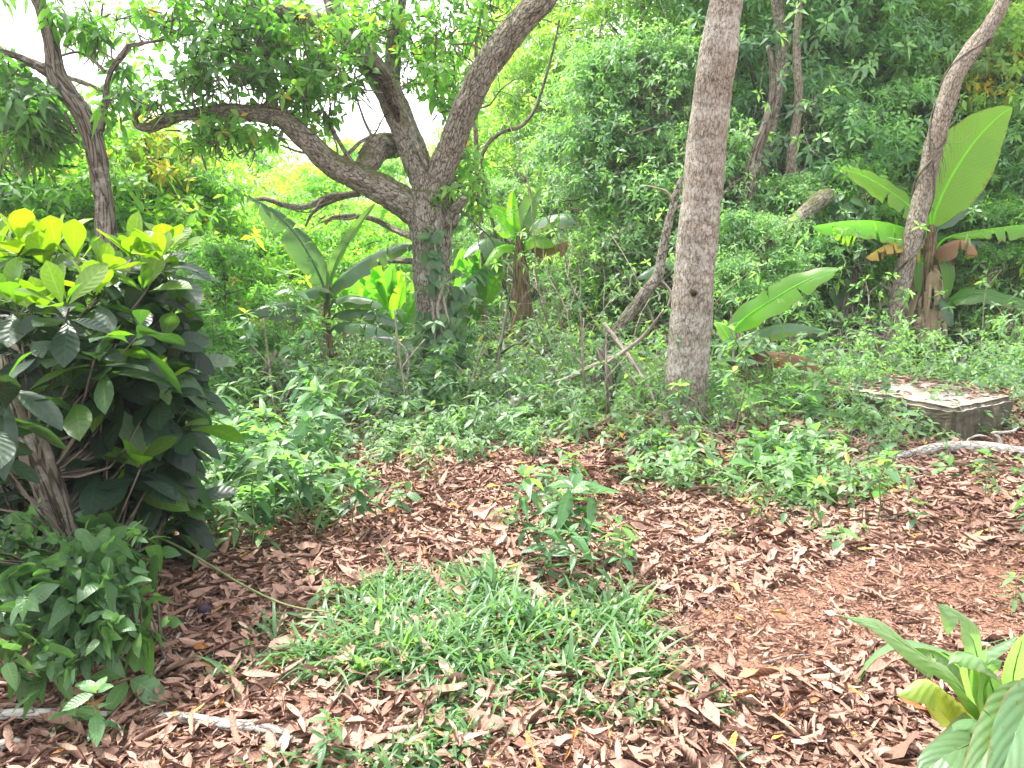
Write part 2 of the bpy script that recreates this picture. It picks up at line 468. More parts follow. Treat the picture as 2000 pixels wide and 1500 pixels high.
def scatter(mb, T, pos, axis, nrm, L, W, rnd, droop=0.0):
    V, q, A = T
    n, m = len(pos), len(V)
    if n == 0:
        return
    axis = norm(axis)
    side = norm(np.cross(axis, nrm))
    up = np.cross(side, axis)
    L = np.broadcast_to(np.asarray(L, float), (n,))[:, None, None]
    W = np.broadcast_to(np.asarray(W, float), (n,))[:, None, None]
    D = np.broadcast_to(np.asarray(droop, float), (n,))[:, None]
    X = pos[:, None, :] + V[None, :, 0:1] * W * side[:, None, :] + V[None, :, 1:2] * L * axis[:, None, :] + V[None, :, 2:3] * W * up[:, None, :]
    X[:, :, 2] -= D * L[:, :, 0] * (V[None, :, 1] ** 2)
    lf = np.empty((n, m, 3))
    lf[:, :, 0] = np.asarray(rnd)[:, None]
    lf[:, :, 1] = A[None, :, 0]; lf[:, :, 2] = A[None, :, 1]
    qq = (q[None] + (np.arange(n) * m)[:, None, None]).reshape(-1, 4)
    mb.add(X.reshape(-1, 3), q=qq, lf=lf.reshape(-1, 3))


def perp(a, rng=R):
    r = rng.normal(size=a.shape)
    return norm(np.cross(a, r))


def rosettes(mb, T, pos, axis, k, L, ratio, rnd0, spread=(45, 100), droop=(0.1, 0.4), jitter=0.12, rng=R, stemlen=0.0, rj=0.10):
    """k leaves round each twig end"""
    n = len(pos)
    if n == 0:
        return
    axis = norm(axis)
    p = perp(axis, rng)
    b = np.cross(axis, p)
    L = np.broadcast_to(np.asarray(L, float), (n,))
    rnd0 = np.broadcast_to(np.asarray(rnd0, float), (n,))
    PP, AA, NN, LL, RR, DD = [], [], [], [], [], []
    for j in range(k):
        az = 2 * PI * j * 0.381966 * (1 if k > 5 else 2.618 / k) + rng.normal(0, 0.25, n)
        fr = j / max(k - 1, 1)
        pol = np.radians(spread[0] + (spread[1] - spread[0]) * fr + rng.normal(0, 9, n))
        ring = np.cos(az)[:, None] * p + np.sin(az)[:, None] * b
        d = np.cos(pol)[:, None] * axis + np.sin(pol)[:, None] * ring
        nn = np.sin(pol)[:, None] * axis - np.cos(pol)[:, None] * ring
        ll = L * (0.72 + 0.38 * fr) * rng.uniform(0.8, 1.2, n)
        base = pos - axis * (stemlen * fr * L[:, None]) + rng.normal(0, jitter, (n, 3)) * L[:, None] * 0.4
        PP.append(base + d * 0.08 * ll[:, None]); AA.append(d); NN.append(nn + rng.normal(0, 0.18, (n, 3)))
        LL.append(ll); RR.append(np.clip(rnd0 + rng.normal(0, rj, n), 0, 1)); DD.append(rng.uniform(droop[0], droop[1], n))
    LL = np.concatenate(LL)
    scatter(mb, T, np.concatenate(PP), np.concatenate(AA), np.concatenate(NN), LL, LL * ratio * rng.uniform(0.85, 1.15, len(LL)),
            np.concatenate(RR), np.concatenate(DD))


# ---- wood
def catmull(pts, step):
    pts = np.asarray(pts, float)
    n = len(pts)
    ext = np.vstack([2 * pts[0] - pts[1], pts, 2 * pts[-1] - pts[-2]])
    out = []
    for i in range(n - 1):
        p0, p1, p2, p3 = ext[i:i + 4]
        k = max(2, int(np.linalg.norm(p2[:3] - p1[:3]) / step))
        for t in np.arange(k) / k:
            out.append(0.5 * ((2 * p1) + (p2 - p0) * t + (2 * p0 - 5 * p1 + 4 * p2 - p3) * t * t + (3 * p1 - p0 - 3 * p2 + p3) * t ** 3))
    out.append(pts[-1])
    out = np.array(out)
    out[:, 3] = np.maximum(out[:, 3], min(pts[:, 3]) * 0.6)
    return out


def frames(c):
    t = np.gradient(c, axis=0)
    t = norm(t)
    up = np.array([0, 0, 1.0]) if abs(t[0, 2]) < 0.9 else np.array([1.0, 0, 0])
    a = norm(np.cross(t[0], up))
    A = [a]
    for i in range(1, len(c)):
        a = A[-1] - t[i] * np.dot(A[-1], t[i])
        A.append(a / max(np.linalg.norm(a), 1e-9))
    A = np.array(A)
    return t, A, np.cross(t, A)


def tube(mb, pts, step=0.06, sides=10, wob=0.0, lump=0.0, seed=0, cap=True):
    """tapered round stem through pts (x, y, z, r); returns its centreline samples"""
    rng = np.random.default_rng(abs(int(seed)) + 5)
    c = catmull(pts, step)
    xyz, r = c[:, :3].copy(), c[:, 3].copy()
    if wob:
        for k in range(3):
            ph = rng.uniform(0, 6.28, 3); fr = rng.uniform(1.5, 5)
            s_ = np.linspace(0, len(xyz) * step, len(xyz))
            xyz += wob / (k + 1) * np.sin(s_[:, None] * fr + ph) * np.minimum(1, np.arange(len(xyz)) / 4)[:, None]
    t, A, B = frames(xyz)
    al = np.concatenate([[0], np.cumsum(np.linalg.norm(np.diff(xyz, axis=0), axis=1))])
    th = np.linspace(0, 2 * PI, sides, endpoint=False)
    off = rng.uniform(0, 20)
    rr = np.repeat(r[:, None], sides, 1)
    if lump:
        rr = rr * (1 + lump * (np.sin(th[None] * 2 + al[:, None] * 3 + off) * 0.5 + np.sin(th[None] * 3 - al[:, None] * 5.3 + off) * 0.4 + np.sin(al[:, None] * 11 + th[None] + off) * 0.3))
    ring = rr[..., None] * (np.cos(th)[None, :, None] * A[:, None] + np.sin(th)[None, :, None] * B[:, None])
    V = xyz[:, None] + ring
    n = len(xyz)
    bk = np.empty((n, sides, 3))
    bk[..., 0] = rr * np.cos(th); bk[..., 1] = rr * np.sin(th); bk[..., 2] = al[:, None] + off
    i = np.arange(n - 1)[:, None] * sides
    j = np.arange(sides)[None]
    q = np.stack([i + j, i + (j + 1) % sides, i + sides + (j + 1) % sides, i + sides + j], -1).reshape(-1, 4)
    V = V.reshape(-1, 3); bk = bk.reshape(-1, 3)
    tri = []
    if cap:
        k = len(V)
        V = np.vstack([V, xyz[0] - t[0] * r[0] * 0.2, xyz[-1] + t[-1] * r[-1] * 0.35])
        bk = np.vstack([bk, [0, 0, off], [0, 0, al[-1] + off]])
        e = (n - 1) * sides
        for s_ in range(sides):
            tri.append((k, (s_ + 1) % sides, s_)); tri.append((k + 1, e + s_, e + (s_ + 1) % sides))
    mb.add(V, q=q, t=tri, bk=bk)
    return xyz, r, A, B, al + off


def fused_wood(name, paths, mat, parent, voxel=0.02, lump=0.05, sides=20, origin=None, rough=0.012, nfreq=5.0):
    """several limbs grown together into one continuous skin"""
    mb = MB()
    S_ = []
    for i, p in enumerate(paths):
        S_.append(tube(mb, p, step=0.05, sides=sides, lump=lump, seed=i * 7 + len(name)))
    me = mb.mesh(name + '_raw', attrs=())
    o = bpy.data.objects.new(name + '_raw', me)
    COL.objects.link(o)
    md = o.modifiers.new('fuse', 'REMESH'); md.mode = 'VOXEL'; md.voxel_size = voxel; md.use_smooth_shade = True
    sm = o.modifiers.new('soften', 'SMOOTH'); sm.factor = 0.5; sm.iterations = 4
    dg = bpy.context.evaluated_depsgraph_get()
    me2 = bpy.data.meshes.new_from_object(o.evaluated_get(dg), depsgraph=dg)
    me2.name = name
    bpy.data.objects.remove(o); bpy.data.meshes.remove(me)
    nv = len(me2.vertices)
    co = np.empty(nv * 3, np.float32); me2.vertices.foreach_get('co', co); co = co.reshape(-1, 3).astype(float)
    no = np.empty(nv * 3, np.float32); me2.vertex_normals.foreach_get('vector', no); no = no.reshape(-1, 3)
    cx = np.concatenate([s[0] for s in S_]); rr = np.concatenate([s[1] for s in S_])
    A = np.concatenate([s[2] for s in S_]); B = np.concatenate([s[3] for s in S_]); al = np.concatenate([s[4] for s in S_])
    bk = np.empty((nv, 3), np.float32)
    for a in range(0, nv, 4000):
        d = np.linalg.norm(co[a:a + 4000, None] - cx[None], axis=2) - rr[None]
        k = d.argmin(1)
        dv = co[a:a + 4000] - cx[k]
        bk[a:a + 4000, 0] = (dv * A[k]).sum(1); bk[a:a + 4000, 1] = (dv * B[k]).sum(1)
        T_ = np.cross(A[k], B[k])
        bk[a:a + 4000, 2] = al[k] + (dv * T_).sum(1)
    if rough:
        dz = np.array([mnoise.fractal(Vector(bk[i] * np.array([nfreq * 2.2, nfreq * 2.2, nfreq * 0.6])), 1.0, 2.0, 4) for i in range(nv)])
        co = co + no * (dz * rough)[:, None]
    if origin is not None:
        co = co - origin
    me2.vertices.foreach_set('co', co.astype(np.float32).ravel())
    at = me2.attributes.new('bk', 'FLOAT_VECTOR', 'POINT'); at.data.foreach_set('vector', bk.ravel())
    me2.materials.clear(); me2.materials.append(mat)
    me2.update()
    return link(name, me2, None, parent)


def pxpath(pts, d):
    """photo outline (px, py, width px[, depth]) -> stem points with real radii"""
    out = []
    for p in pts:
        dd = p[3] if len(p) > 3 else d
        w = P(p[0], p[1], dd)
        out.append((*w, p[2] * 0.5 * dd / F))
    return np.array(out)


# ------------------------------------------------------------------ world, sun, camera
w = bpy.data.worlds.new('World'); S.world = w; w.use_nodes = True
wn = w.node_tree; wn.nodes.clear(); n = N(wn)
SUN_EL, SUN_AZ = rad(64), rad(-55)          # high, behind and left of the view
sky = n.new('ShaderNodeTexSky'); sky.sky_type = 'NISHITA'; sky.sun_disc = False
sky.sun_elevation = SUN_EL; sky.sun_rotation = SUN_AZ; sky.dust_density = 4.0; sky.air_density = 1.0; sky.ozone_density = 0.6
hs = n.new('ShaderNodeHueSaturation'); hs.inputs['Saturation'].default_value = 0.22
n.link(sky.outputs[0], hs.inputs['Color'])
bg = n.new('ShaderNodeBackground'); bg.inputs[1].default_value = 0.15
n.link(n.mix(0.42, hs.outputs[0], (6.0, 6.2, 6.3)), bg.inputs[0])     # thin bright cloud evens the sky out
ow = n.new('ShaderNodeOutputWorld'); n.link(bg.outputs[0], ow.inputs[0])
sl = bpy.data.lights.new('sun', 'SUN'); sl.energy = 3.0; sl.angle = rad(4); sl.color = (1.0, 0.96, 0.88)
so = bpy.data.objects.new('sun', sl); COL.objects.link(so)
sdir = Vector((math.sin(SUN_AZ) * math.cos(SUN_EL), math.cos(SUN_AZ) * math.cos(SUN_EL), math.sin(SUN_EL)))
so.rotation_euler = (-sdir).to_track_quat('-Z', 'Y').to_euler()
so.location = sdir * 60

cd = bpy.data.cameras.new('camera'); co_ = bpy.data.objects.new('camera', cd); COL.objects.link(co_)
cd.sensor_width = 36; cd.lens = 27.0; cd.clip_end = 600; cd.clip_start = 0.05
co_.location = (0, 0, CAMH); co_.rotation_euler = (PI / 2 - PITCH, 0, 0)
S.camera = co_
S.view_settings.view_transform = 'Standard'; S.view_settings.look = 'None'; S.view_settings.gamma = 1.0
S.view_settings.exposure = 2.12
cy = S.cycles
cy.max_bounces = 7; cy.diffuse_bounces = 4; cy.glossy_bounces = 2; cy.transmission_bounces = 5; cy.transparent_max_bounces = 4
cy.use_denoising = True
cy.sample_clamp_indirect = 6.0
cy.caustics_reflective = False; cy.caustics_refractive = False

# ------------------------------------------------------------------ ground
gx = np.concatenate([-np.geomspace(150, 8, 26), np.linspace(-7.8, 7.8, 105), np.geomspace(8, 150, 26)])
gy = np.concatenate([np.linspace(-30, 0.5, 20), np.linspace(0.7, 14, 110), np.geomspace(14.3, 260, 44)])
X, Y = np.meshgrid(gx, gy)
Z = H(X, Y)
mb = MB()
nx, ny = len(gx), len(gy)
ii, jj = np.meshgrid(np.arange(ny - 1), np.arange(nx - 1), indexing='ij')
a = (ii * nx + jj).ravel()
mb.add(np.stack([X, Y, Z], -1), q=np.stack([a, a + 1, a + 1 + nx, a + nx], -1))
tag(link('ground', mb.mesh('ground', attrs=()), M['soil']), kind='structure')


def inpoly(px, py, poly):
    inside = np.zeros(px.shape, bool)
    j = len(poly) - 1
    for i in range(len(poly)):
        xi, yi = poly[i]; xj, yj = poly[j]
        hit = ((yi > py) != (yj > py)) & (px < (xj - xi) * (py - yi) / (yj - yi + 1e-9) + xi)
        inside ^= hit
        j = i
    return inside


# areas of the forest floor, outlined on the photo and laid on the ground
POLY_SOIL = [(1280, 1240), (1480, 1160), (1650, 1100), (2000, 1080), (2400, 1050), (2400, 1250), (1900, 1260), (1640, 1290), (1480, 1340), (1330, 1300)]
POLY_GRASS = [(720, 1150), (900, 1135), (1060, 1165), (1230, 1180), (1280, 1290), (1290, 1400), (1220, 1540), (900, 1560), (560, 1520), (560, 1300), (640, 1210)]
POLY_BARE = [(600, 1010), (740, 930), (850, 895), (960, 905), (1100, 870), (1210, 900), (1300, 960), (1500, 1000), (1720, 990), (1760, 880), (1900, 868), (2050, 840), (2600, 830), (2600, 1700), (-400, 1700), (-400, 1270), (330, 1200), (400, 1090)]

# leaf litter ------------------------------------------------------
def litter():
    mb = MB()
    rng = np.random.default_rng(3)
    T = [tmpl('oval', 5, fold=0.0, curl=c, wave=wv) for c, wv in ((1.6, 0.08), (2.4, 0.12), (3.0, 0.05), (-2.0, 0.10), (0.8, 0.16), (-2.9, 0.05), (2.0, 0.16), (3.1, 0.1))]
    x = rng.uniform(-4.5, 6.5, 150000); y = 1.3 + 9.0 * rng.uniform(0, 1, 150000) ** 1.25
    pz = H(x, y)
    px, py = project(np.stack([x, y, pz], -1))
    keep = np.abs(x) < 1.2 + 0.78 * y
    soil = inpoly(px, py, POLY_SOIL)
    wob = np.sin(x * 5.3 + y * 3.1) * np.sin(y * 6.1 - x * 2.2)
    keep &= ~(soil & (rng.uniform(0, 1, len(x)) < 0.18 + 0.5 * wob))
    gr = inpoly(px, py, POLY_GRASS)
    keep &= ~(gr & (rng.uniform(0, 1, len(x)) < np.where(py < 1330, 0.5, 0.3)))
    keep &= ~((y > 7.5) & (rng.uniform(0, 1, len(x)) < 0.4))
    x, y, soil = x[keep], y[keep], soil[keep]
    n = len(x)
    which = rng.integers(0, len(T), n)
    L = np.clip(rng.gamma(3.2, 0.0235, n), 0.018, 0.20)
    L = np.where(soil, L * 0.6, L)
    th = rng.uniform(0, 2 * PI, n)
    tilt = np.radians(rng.normal(2, 11, n))
    ax = np.stack([np.cos(th) * np.cos(tilt), np.sin(th) * np.cos(tilt), np.sin(tilt)], -1)
    nr = np.stack([rng.normal(0, 0.42, n), rng.normal(0, 0.42, n), np.where(rng.uniform(0, 1, n) < 0.35, -1.0, 1.0)], -1)
    layer = rng.uniform(0, 1, n)
    pos = np.stack([x, y, H(x, y) + 0.008 + 0.05 * layer ** 1.5], -1) - ax * L[:, None] * 0.5
    patch = 0.5 + 0.5 * np.sin(x * 2.1 + 1.2 * np.sin(y * 1.7)) * np.sin(y * 1.9 + x)
    rnd = np.clip(0.12 + 0.28 * layer + 0.26 * patch + rng.normal(0, 0.19, n), 0, 0.94)
    odd = rng.uniform(0, 1, n)
    rnd = np.where(odd < 0.02, rng.uniform(0.96, 0.985, n), rnd)
    rnd = np.where(odd > 0.994, 1.0, rnd)
    for k in range(len(T)):
        s = which == k
        scatter(mb, T[k], pos[s], ax[s], nr[s], L[s], L[s] * rng.uniform(0.22, 0.52, s.sum()), rnd[s], rng.uniform(-0.3, 0.2, s.sum()))
    # chips and crumbs between the leaves
    m_ = 90000
    x = rng.uniform(-3, 4.5, m_); y = 1.4 + 6 * rng.uniform(0, 1, m_) ** 1.3
    th = rng.uniform(0, 2 * PI, m_)
    ax = np.stack([np.cos(th), np.sin(th), rng.normal(0, 0.15, m_)], -1)
    L = rng.uniform(0.012, 0.05, m_)
    scatter(mb, T[1], np.stack([x, y, H(x, y) + 0.004 + 0.03 * rng.uniform(0, 1, m_)], -1), ax, np.stack([rng.normal(0, .4, m_), rng.normal(0, .4, m_), np.ones(m_)], -1),
            L, L * rng.uniform(0.15, 0.5, m_), np.clip(rng.normal(0.55, 0.25, m_), 0, 0.94))
    o = link('leaf_litter', mb.mesh('leaf_litter', attrs=('lf',)), M['litter'])
    tag(o, 'brown curled fallen leaves carpeting the red earth', 'leaf litter', kind='stuff')


litter()


# grass --------------------------------------------------------------
def grass():
    mb = MB()
    rng = np.random.default_rng(8)
    T = tmpl('blade', 4, fold=0.35)
    x = rng.uniform(-2, 2.6, 120000); y = rng.uniform(1.5, 3.9, 120000)
    px, py = project(np.stack([x, y, H(x, y)], -1))
    core = inpoly(px, py, POLY_GRASS)
    tuft = 0.5 + 0.5 * np.sin(x * 9 + 2 * np.sin(y * 7)) * np.sin(y * 11 + x * 3)
    # thins out downhill towards the viewer and to the right
    edge = np.sin(x * 4.1 + 1.0) * np.sin(y * 5.3 - x * 1.7)
    core &= edge > -0.75 + 0.55 * (py > 1330)
    dens = np.where(core, 0.10 + 0.75 * smooth(.15, .75, tuft), 0.0) * np.where(py > 1330, 0.75, 1.1)
    skirt = (px > 420) & (px < 1420) & (py > 1240) & (~core)
    dens = np.where(skirt, 0.30 * (tuft > 0.6) * (edge > -.15), dens)
    keep = rng.uniform(0, 1, len(x)) < dens * 0.62
    x, y = x[keep], y[keep]
    cx = np.round(x / 0.07) * 0.07 + 0.02 * np.sin(y * 40); cyy = np.round(y / 0.07) * 0.07
    x = x * 0.6 + cx * 0.4; y = y * 0.6 + cyy * 0.4
    n = len(x)
    th = rng.uniform(0, 2 * PI, n)
    el = np.radians(rng.uniform(20, 72, n))
    ax = np.stack([np.cos(th) * np.cos(el), np.sin(th) * np.cos(el), np.sin(el)], -1)
    nr = np.stack([-np.cos(th) * np.sin(el), -np.sin(th) * np.sin(el), np.cos(el)], -1) + rng.normal(0, 0.15, (n, 3))
    px, py = project(np.stack([x, y, H(x, y)], -1))
    L = rng.uniform(0.13, 0.38, n) * np.where(py > 1340, 0.6, 1.0) * np.where(rng.uniform(0, 1, n) < .3, .6, 1)
    scatter(mb, T, np.stack([x, y, H(x, y) + 0.005], -1), ax, nr, L, L * 0 + rng.uniform(0.010, 0.021, n), np.clip(rng.normal(0.5, 0.22, n), 0, 1), rng.uniform(0.35, 1.0, n))
    o = link('grass', mb.mesh('grass', attrs=('lf',)), M['grass'])
    tag(o, 'patch of short broad-bladed green grass among the dead leaves', 'grass', kind='stuff')


grass()


# ground cover ------------------------------------------------------
def ground_cover():
    rng = np.random.default_rng(21)
    mb = MB()
    T = tmpl('oval', 3, fold=0.25)
    nn = 34000
    y = 4.6 + 22 * rng.uniform(0, 1, nn) ** 1.7
    x = (rng.uniform(-1, 1, nn)) * (1.5 + 0.75 * y)
    pz = H(x, y)
    px, py = project(np.stack([x, y, pz], -1))
    keep = ~inpoly(px, py, POLY_BARE)
    patch = np.sin(x * 1.3 + 2) * np.sin(y * 1.1 + x * 0.4) + 0.5 * np.sin(x * 3.1) * np.sin(y * 2.7)
    keep &= rng.uniform(0, 1, nn) < np.where(y < 7.2, 0.34, 0.85) + 0.35 * patch
    x, y = x[keep], y[keep]
    n = len(x)
    hgt = np.clip(rng.gamma(2.2, 0.085, n) * (0.5 + 0.11 * np.minimum(y, 11)), 0.03, 0.8)
    hgt = np.where(y < 7, hgt * 0.7, hgt * np.where(rng.uniform(0, 1, n) < .25, 1.5, .8))
    base = np.stack([x, y, H(x, y)], -1)
    ax = norm(np.stack([rng.normal(0, .3, n), rng.normal(0, .3, n) - 0.1, np.ones(n)], -1))
    tone = np.clip(0.45 + 0.16 * np.sin(x * 0.9 + 1.2 * np.sin(y * 0.8)) + rng.normal(0, 0.16, n), 0.02, 0.97)
    L = rng.uniform(0.05, 0.105, n) * (0.8 + 0.035 * np.minimum(y, 14))
    rosettes(mb, T, base + ax * hgt[:, None], ax, 6, L, 0.42, tone, (50, 105), (0.1, 0.5), rng=rng)
    lo = hgt > 0.12
    rosettes(mb, T, (base + ax * hgt[:, None] * 0.55)[lo], ax[lo], 4, L[lo], 0.42, tone[lo] - 0.1, (60, 110), (0.1, 0.5), rng=rng)
    o = link('ground_cover', mb.mesh('ground_cover', attrs=('lf',)), M['herb'])
    tag(o, 'low green herbs and creepers covering the forest floor', 'ground cover', kind='stuff')


ground_cover()


def twig_spray(mb, p, d, length, r, rng, depth=2, crook=.45, kids=3, grav=0.0):
    """a crooked thin branch that forks and forks again"""
    n_ = 5
    pts = [np.asarray(p, float)]
    d = norm(np.asarray(d, float))
    for i in range(n_):
        d = norm(d + rng.normal(0, crook, 3) + np.array([0, 0, -grav]))
        pts.append(pts[-1] + d * length / n_)
    pts = np.array(pts)
    rr_ = r * (1 - .75 * np.linspace(0, 1, n_ + 1))
    tube(mb, np.column_stack([pts, rr_]), step=max(length / 12, .03), sides=5 if r > .004 else 4, cap=False)
    tips = [(pts[-1], d)]
    if depth > 0:
        for k in range(kids):
            i = int(rng.integers(1, n_ + 1))
            dd = norm(d + rng.normal(0, .9, 3))
            tips += twig_spray(mb, pts[i], dd, length * rng.uniform(.4, .7), max(rr_[i] * .65, .0018), rng, depth - 1, crook, kids, grav)
    return tips


# ------------------------------------------------------------------ the big gnarled tree
def crown_blobs(mb, T, blobs, rng, k=7, L=0.15, ratio=0.40, tone=0.4, spread=(50, 105), droop=(0.15, 0.6), origin=None, twigmb=None, anchors=None):
    """blobs: (px, py, depth, rx px, ry px, rz m, count) - leafy sprays filling those places"""
    for b in blobs:
        px, py, d, rx, ry, rz, cnt = b[:7]
        tn = b[7] if len(b) > 7 else tone
        c = P(px, py, d)
        u = rng.normal(size=(cnt, 3))
        u = norm(u) * rng.uniform(0.15, 1, (cnt, 1)) ** 0.5
        pos = c + u * np.array([rx * d / F, rz, ry * d / F])
        ax = norm(u * 0.8 + np.array([0, 0, 0.45]) + rng.normal(0, 0.45, (cnt, 3)))
        rosettes(mb, T, pos, ax, k, L * rng.uniform(0.75, 1.15, cnt), ratio, np.clip(tn + rng.normal(0, 0.14, cnt), 0, .8), spread, droop, rng=rng, stemlen=0.4)
        if twigmb is not None:
            for i in range(0, cnt, 2):
                e = pos[i]
                s = e - ax[i] * 0.28 + rng.normal(0, 0.08, 3)
                s2 = c + (s - c) * 0.45 + rng.normal(0, 0.05, 3)
                tube(twigmb, np.array([(*s2, 0.010), (*(s + rng.normal(0, .03, 3)), 0.006), (*e, 0.003)]), step=0.12, sides=4, cap=False)


def big_tree():
    D = 9.2
    g = G(852, 757)
    t = thing('gnarled_tree', 'big gnarled tree with forking grey limbs and a vine-covered trunk', 'tree', g)
    o3 = np.array(g)
    trunk = [(862, 800, 128), (858, 752, 100), (852, 700, 84), (849, 640, 76), (846, 560, 72), (843, 480, 75), (841, 420, 88), (842, 380, 90)]
    limbA = [(838, 440, 60), (806, 408, 64, 9.15), (745, 370, 60, 9.05), (655, 325, 52, 8.9), (603, 278, 46, 8.8), (562, 240, 42, 8.75), (525, 224, 36, 8.7), (450, 218, 30, 8.7), (380, 222, 25, 8.7),
             (330, 234, 22, 8.7), (292, 250, 21, 8.7), (266, 243, 15, 8.7)]
    limbB = [(842, 420, 60), (834, 365, 62, 9.2), (808, 300, 60, 9.25), (782, 235, 55, 9.3), (757, 180, 52, 9.35), (725, 128, 50, 9.4), (690, 85, 46, 9.45), (664, 40, 42, 9.5), (652, 8, 40, 9.5), (640, -60, 34, 9.6)]
    limbC = [(846, 420, 60), (858, 350, 64, 9.15), (882, 285, 60, 9.05), (908, 215, 58, 8.95), (945, 140, 56, 8.85), (990, 75, 56, 8.8), (1030, 30, 56, 8.75), (1066, -8, 54, 8.7), (1110, -70, 44, 8.7)]
    knob = [(700, 350, 44, 9.0), (722, 312, 50, 9.25), (742, 287, 52, 9.4), (772, 284, 46, 9.6), (795, 270, 40, 9.8), (778, 225, 38, 9.9), (765, 150, 34, 9.95), (772, 70, 30, 10.0), (784, -10, 28, 10.1), (795, -80, 22, 10.1)]
    stub = [(676, 70, 40, 9.45), (640, 52, 36, 9.3), (595, 38, 31, 9.1), (555, 26, 29, 9.0), (540, 22, 25, 9.0)]
    up1 = [(528, 226, 26, 8.7), (531, 200, 23, 8.72), (530, 160, 21, 8.8), (517, 105, 18, 8.9), (498, 40, 16, 9.0), (485, -30, 13, 9.1)]
    paths = [pxpath(p, D) for p in (trunk, limbA, limbB, limbC, knob, stub, up1)]
    for k_, f_ in ((1, .9), (2, .9), (3, .86), (4, .92)):
        paths[k_][:, 3] *= f_
    paths[0][0, 2] -= 0.1
    for k, (dx, dy) in enumerate(((0.42, -0.15), (-0.36, -0.28), (0.05, -0.45), (-0.3, 0.3))):   # root buttresses
        b0 = np.array(P(850, 690, D))
        paths.append(np.array([(*b0, 0.12), (g[0] + dx * .55, g[1] + dy * .55, g[2] + 0.16, 0.11), (g[0] + dx, g[1] + dy, g[2] - 0.03, 0.07), (g[0] + dx * 1.5, g[1] + dy * 1.5, g[2] - 0.16, 0.05)]))
    fused_wood('trunk', paths, M['bark'], t, voxel=0.019, lump=0.05, origin=o3, rough=0.02, nfreq=8)
    # dark rotten hollow on the middle limb
    mb = MB()
    h = pxpath([(712, 125, 14, 9.22), (738, 140, 26, 9.16), (754, 165, 26, 9.13), (768, 205, 17, 9.12), (776, 235, 6, 9.13)], 9.2)
    tube(mb, h, step=0.03, sides=12, lump=0.22, wob=0.01)
    link('rotten_hollow', mb.mesh('rotten_hollow', attrs=('bk',), origin=o3), M['rot'], t)
    # thin crooked branches
    thin = [
        ([(268, 246, 13), (262, 228, 12), (272, 214, 11), (245, 198, 11), (205, 183, 10), (160, 160, 9), (130, 148, 8), (100, 128, 7)], 8.7),
        ([(272, 214, 8), (300, 212, 6), (330, 200, 4)], 8.7),
        ([(770, 380, 20, 9.2), (735, 372, 16), (690, 380, 13), (645, 385, 13), (600, 404, 12), (560, 402, 11), (520, 390, 9), (492, 392, 6)], 9.5),
        ([(690, 380, 9), (650, 392, 8), (615, 412, 7), (600, 440, 4)], 9.6),
        ([(812, 466, 16, 9.3), (770, 448, 13), (730, 428, 11), (690, 421, 10), (645, 424, 8), (632, 436, 6)], 9.7),
        ([(816, 512, 13, 9.4), (760, 507, 11), (715, 522, 9), (660, 545, 6)], 10.0),
        ([(880, 420, 24, 9.1), (896, 396, 20, 8.95), (905, 386, 16, 8.9)], 9),
        ([(868, 420, 18, 9.1), (888, 440, 14, 9.0), (898, 418, 10, 8.9)], 9),
        ([(690, 320, 9), (665, 285, 8), (640, 240, 7), (615, 190, 5), (590, 160, 3)], 9.0),
        ([(660, 320, 8), (700, 275, 7), (722, 262, 6), (712, 235, 5), (695, 180, 3)], 9.0),
        ([(722, 262, 6), (745, 270, 7), (770, 280, 7)], 9.3),
        ([(835, 330, 9), (812, 270, 7), (800, 235, 6), (770, 190, 3)], 9.0),
        ([(905, 230, 12), (935, 170, 9), (930, 90, 7), (940, 20, 5)], 9.2),
        ([(620, 290, 7), (590, 300, 5), (545, 285, 3)], 8.9),
    ]
    for p, d in thin:
        mb = MB()
        tube(mb, pxpath(p, d), step=0.05, sides=8, wob=0.012, lump=0.06, seed=len(p) * 3 + int(p[0][0]))
        link('branch', mb.mesh('branch', attrs=('bk',), origin=o3), M['bark'], t)
    rng = np.random.default_rng(4)
    mb, tw = MB(), MB()
    T = tmpl('oval', 4, fold=0.2)
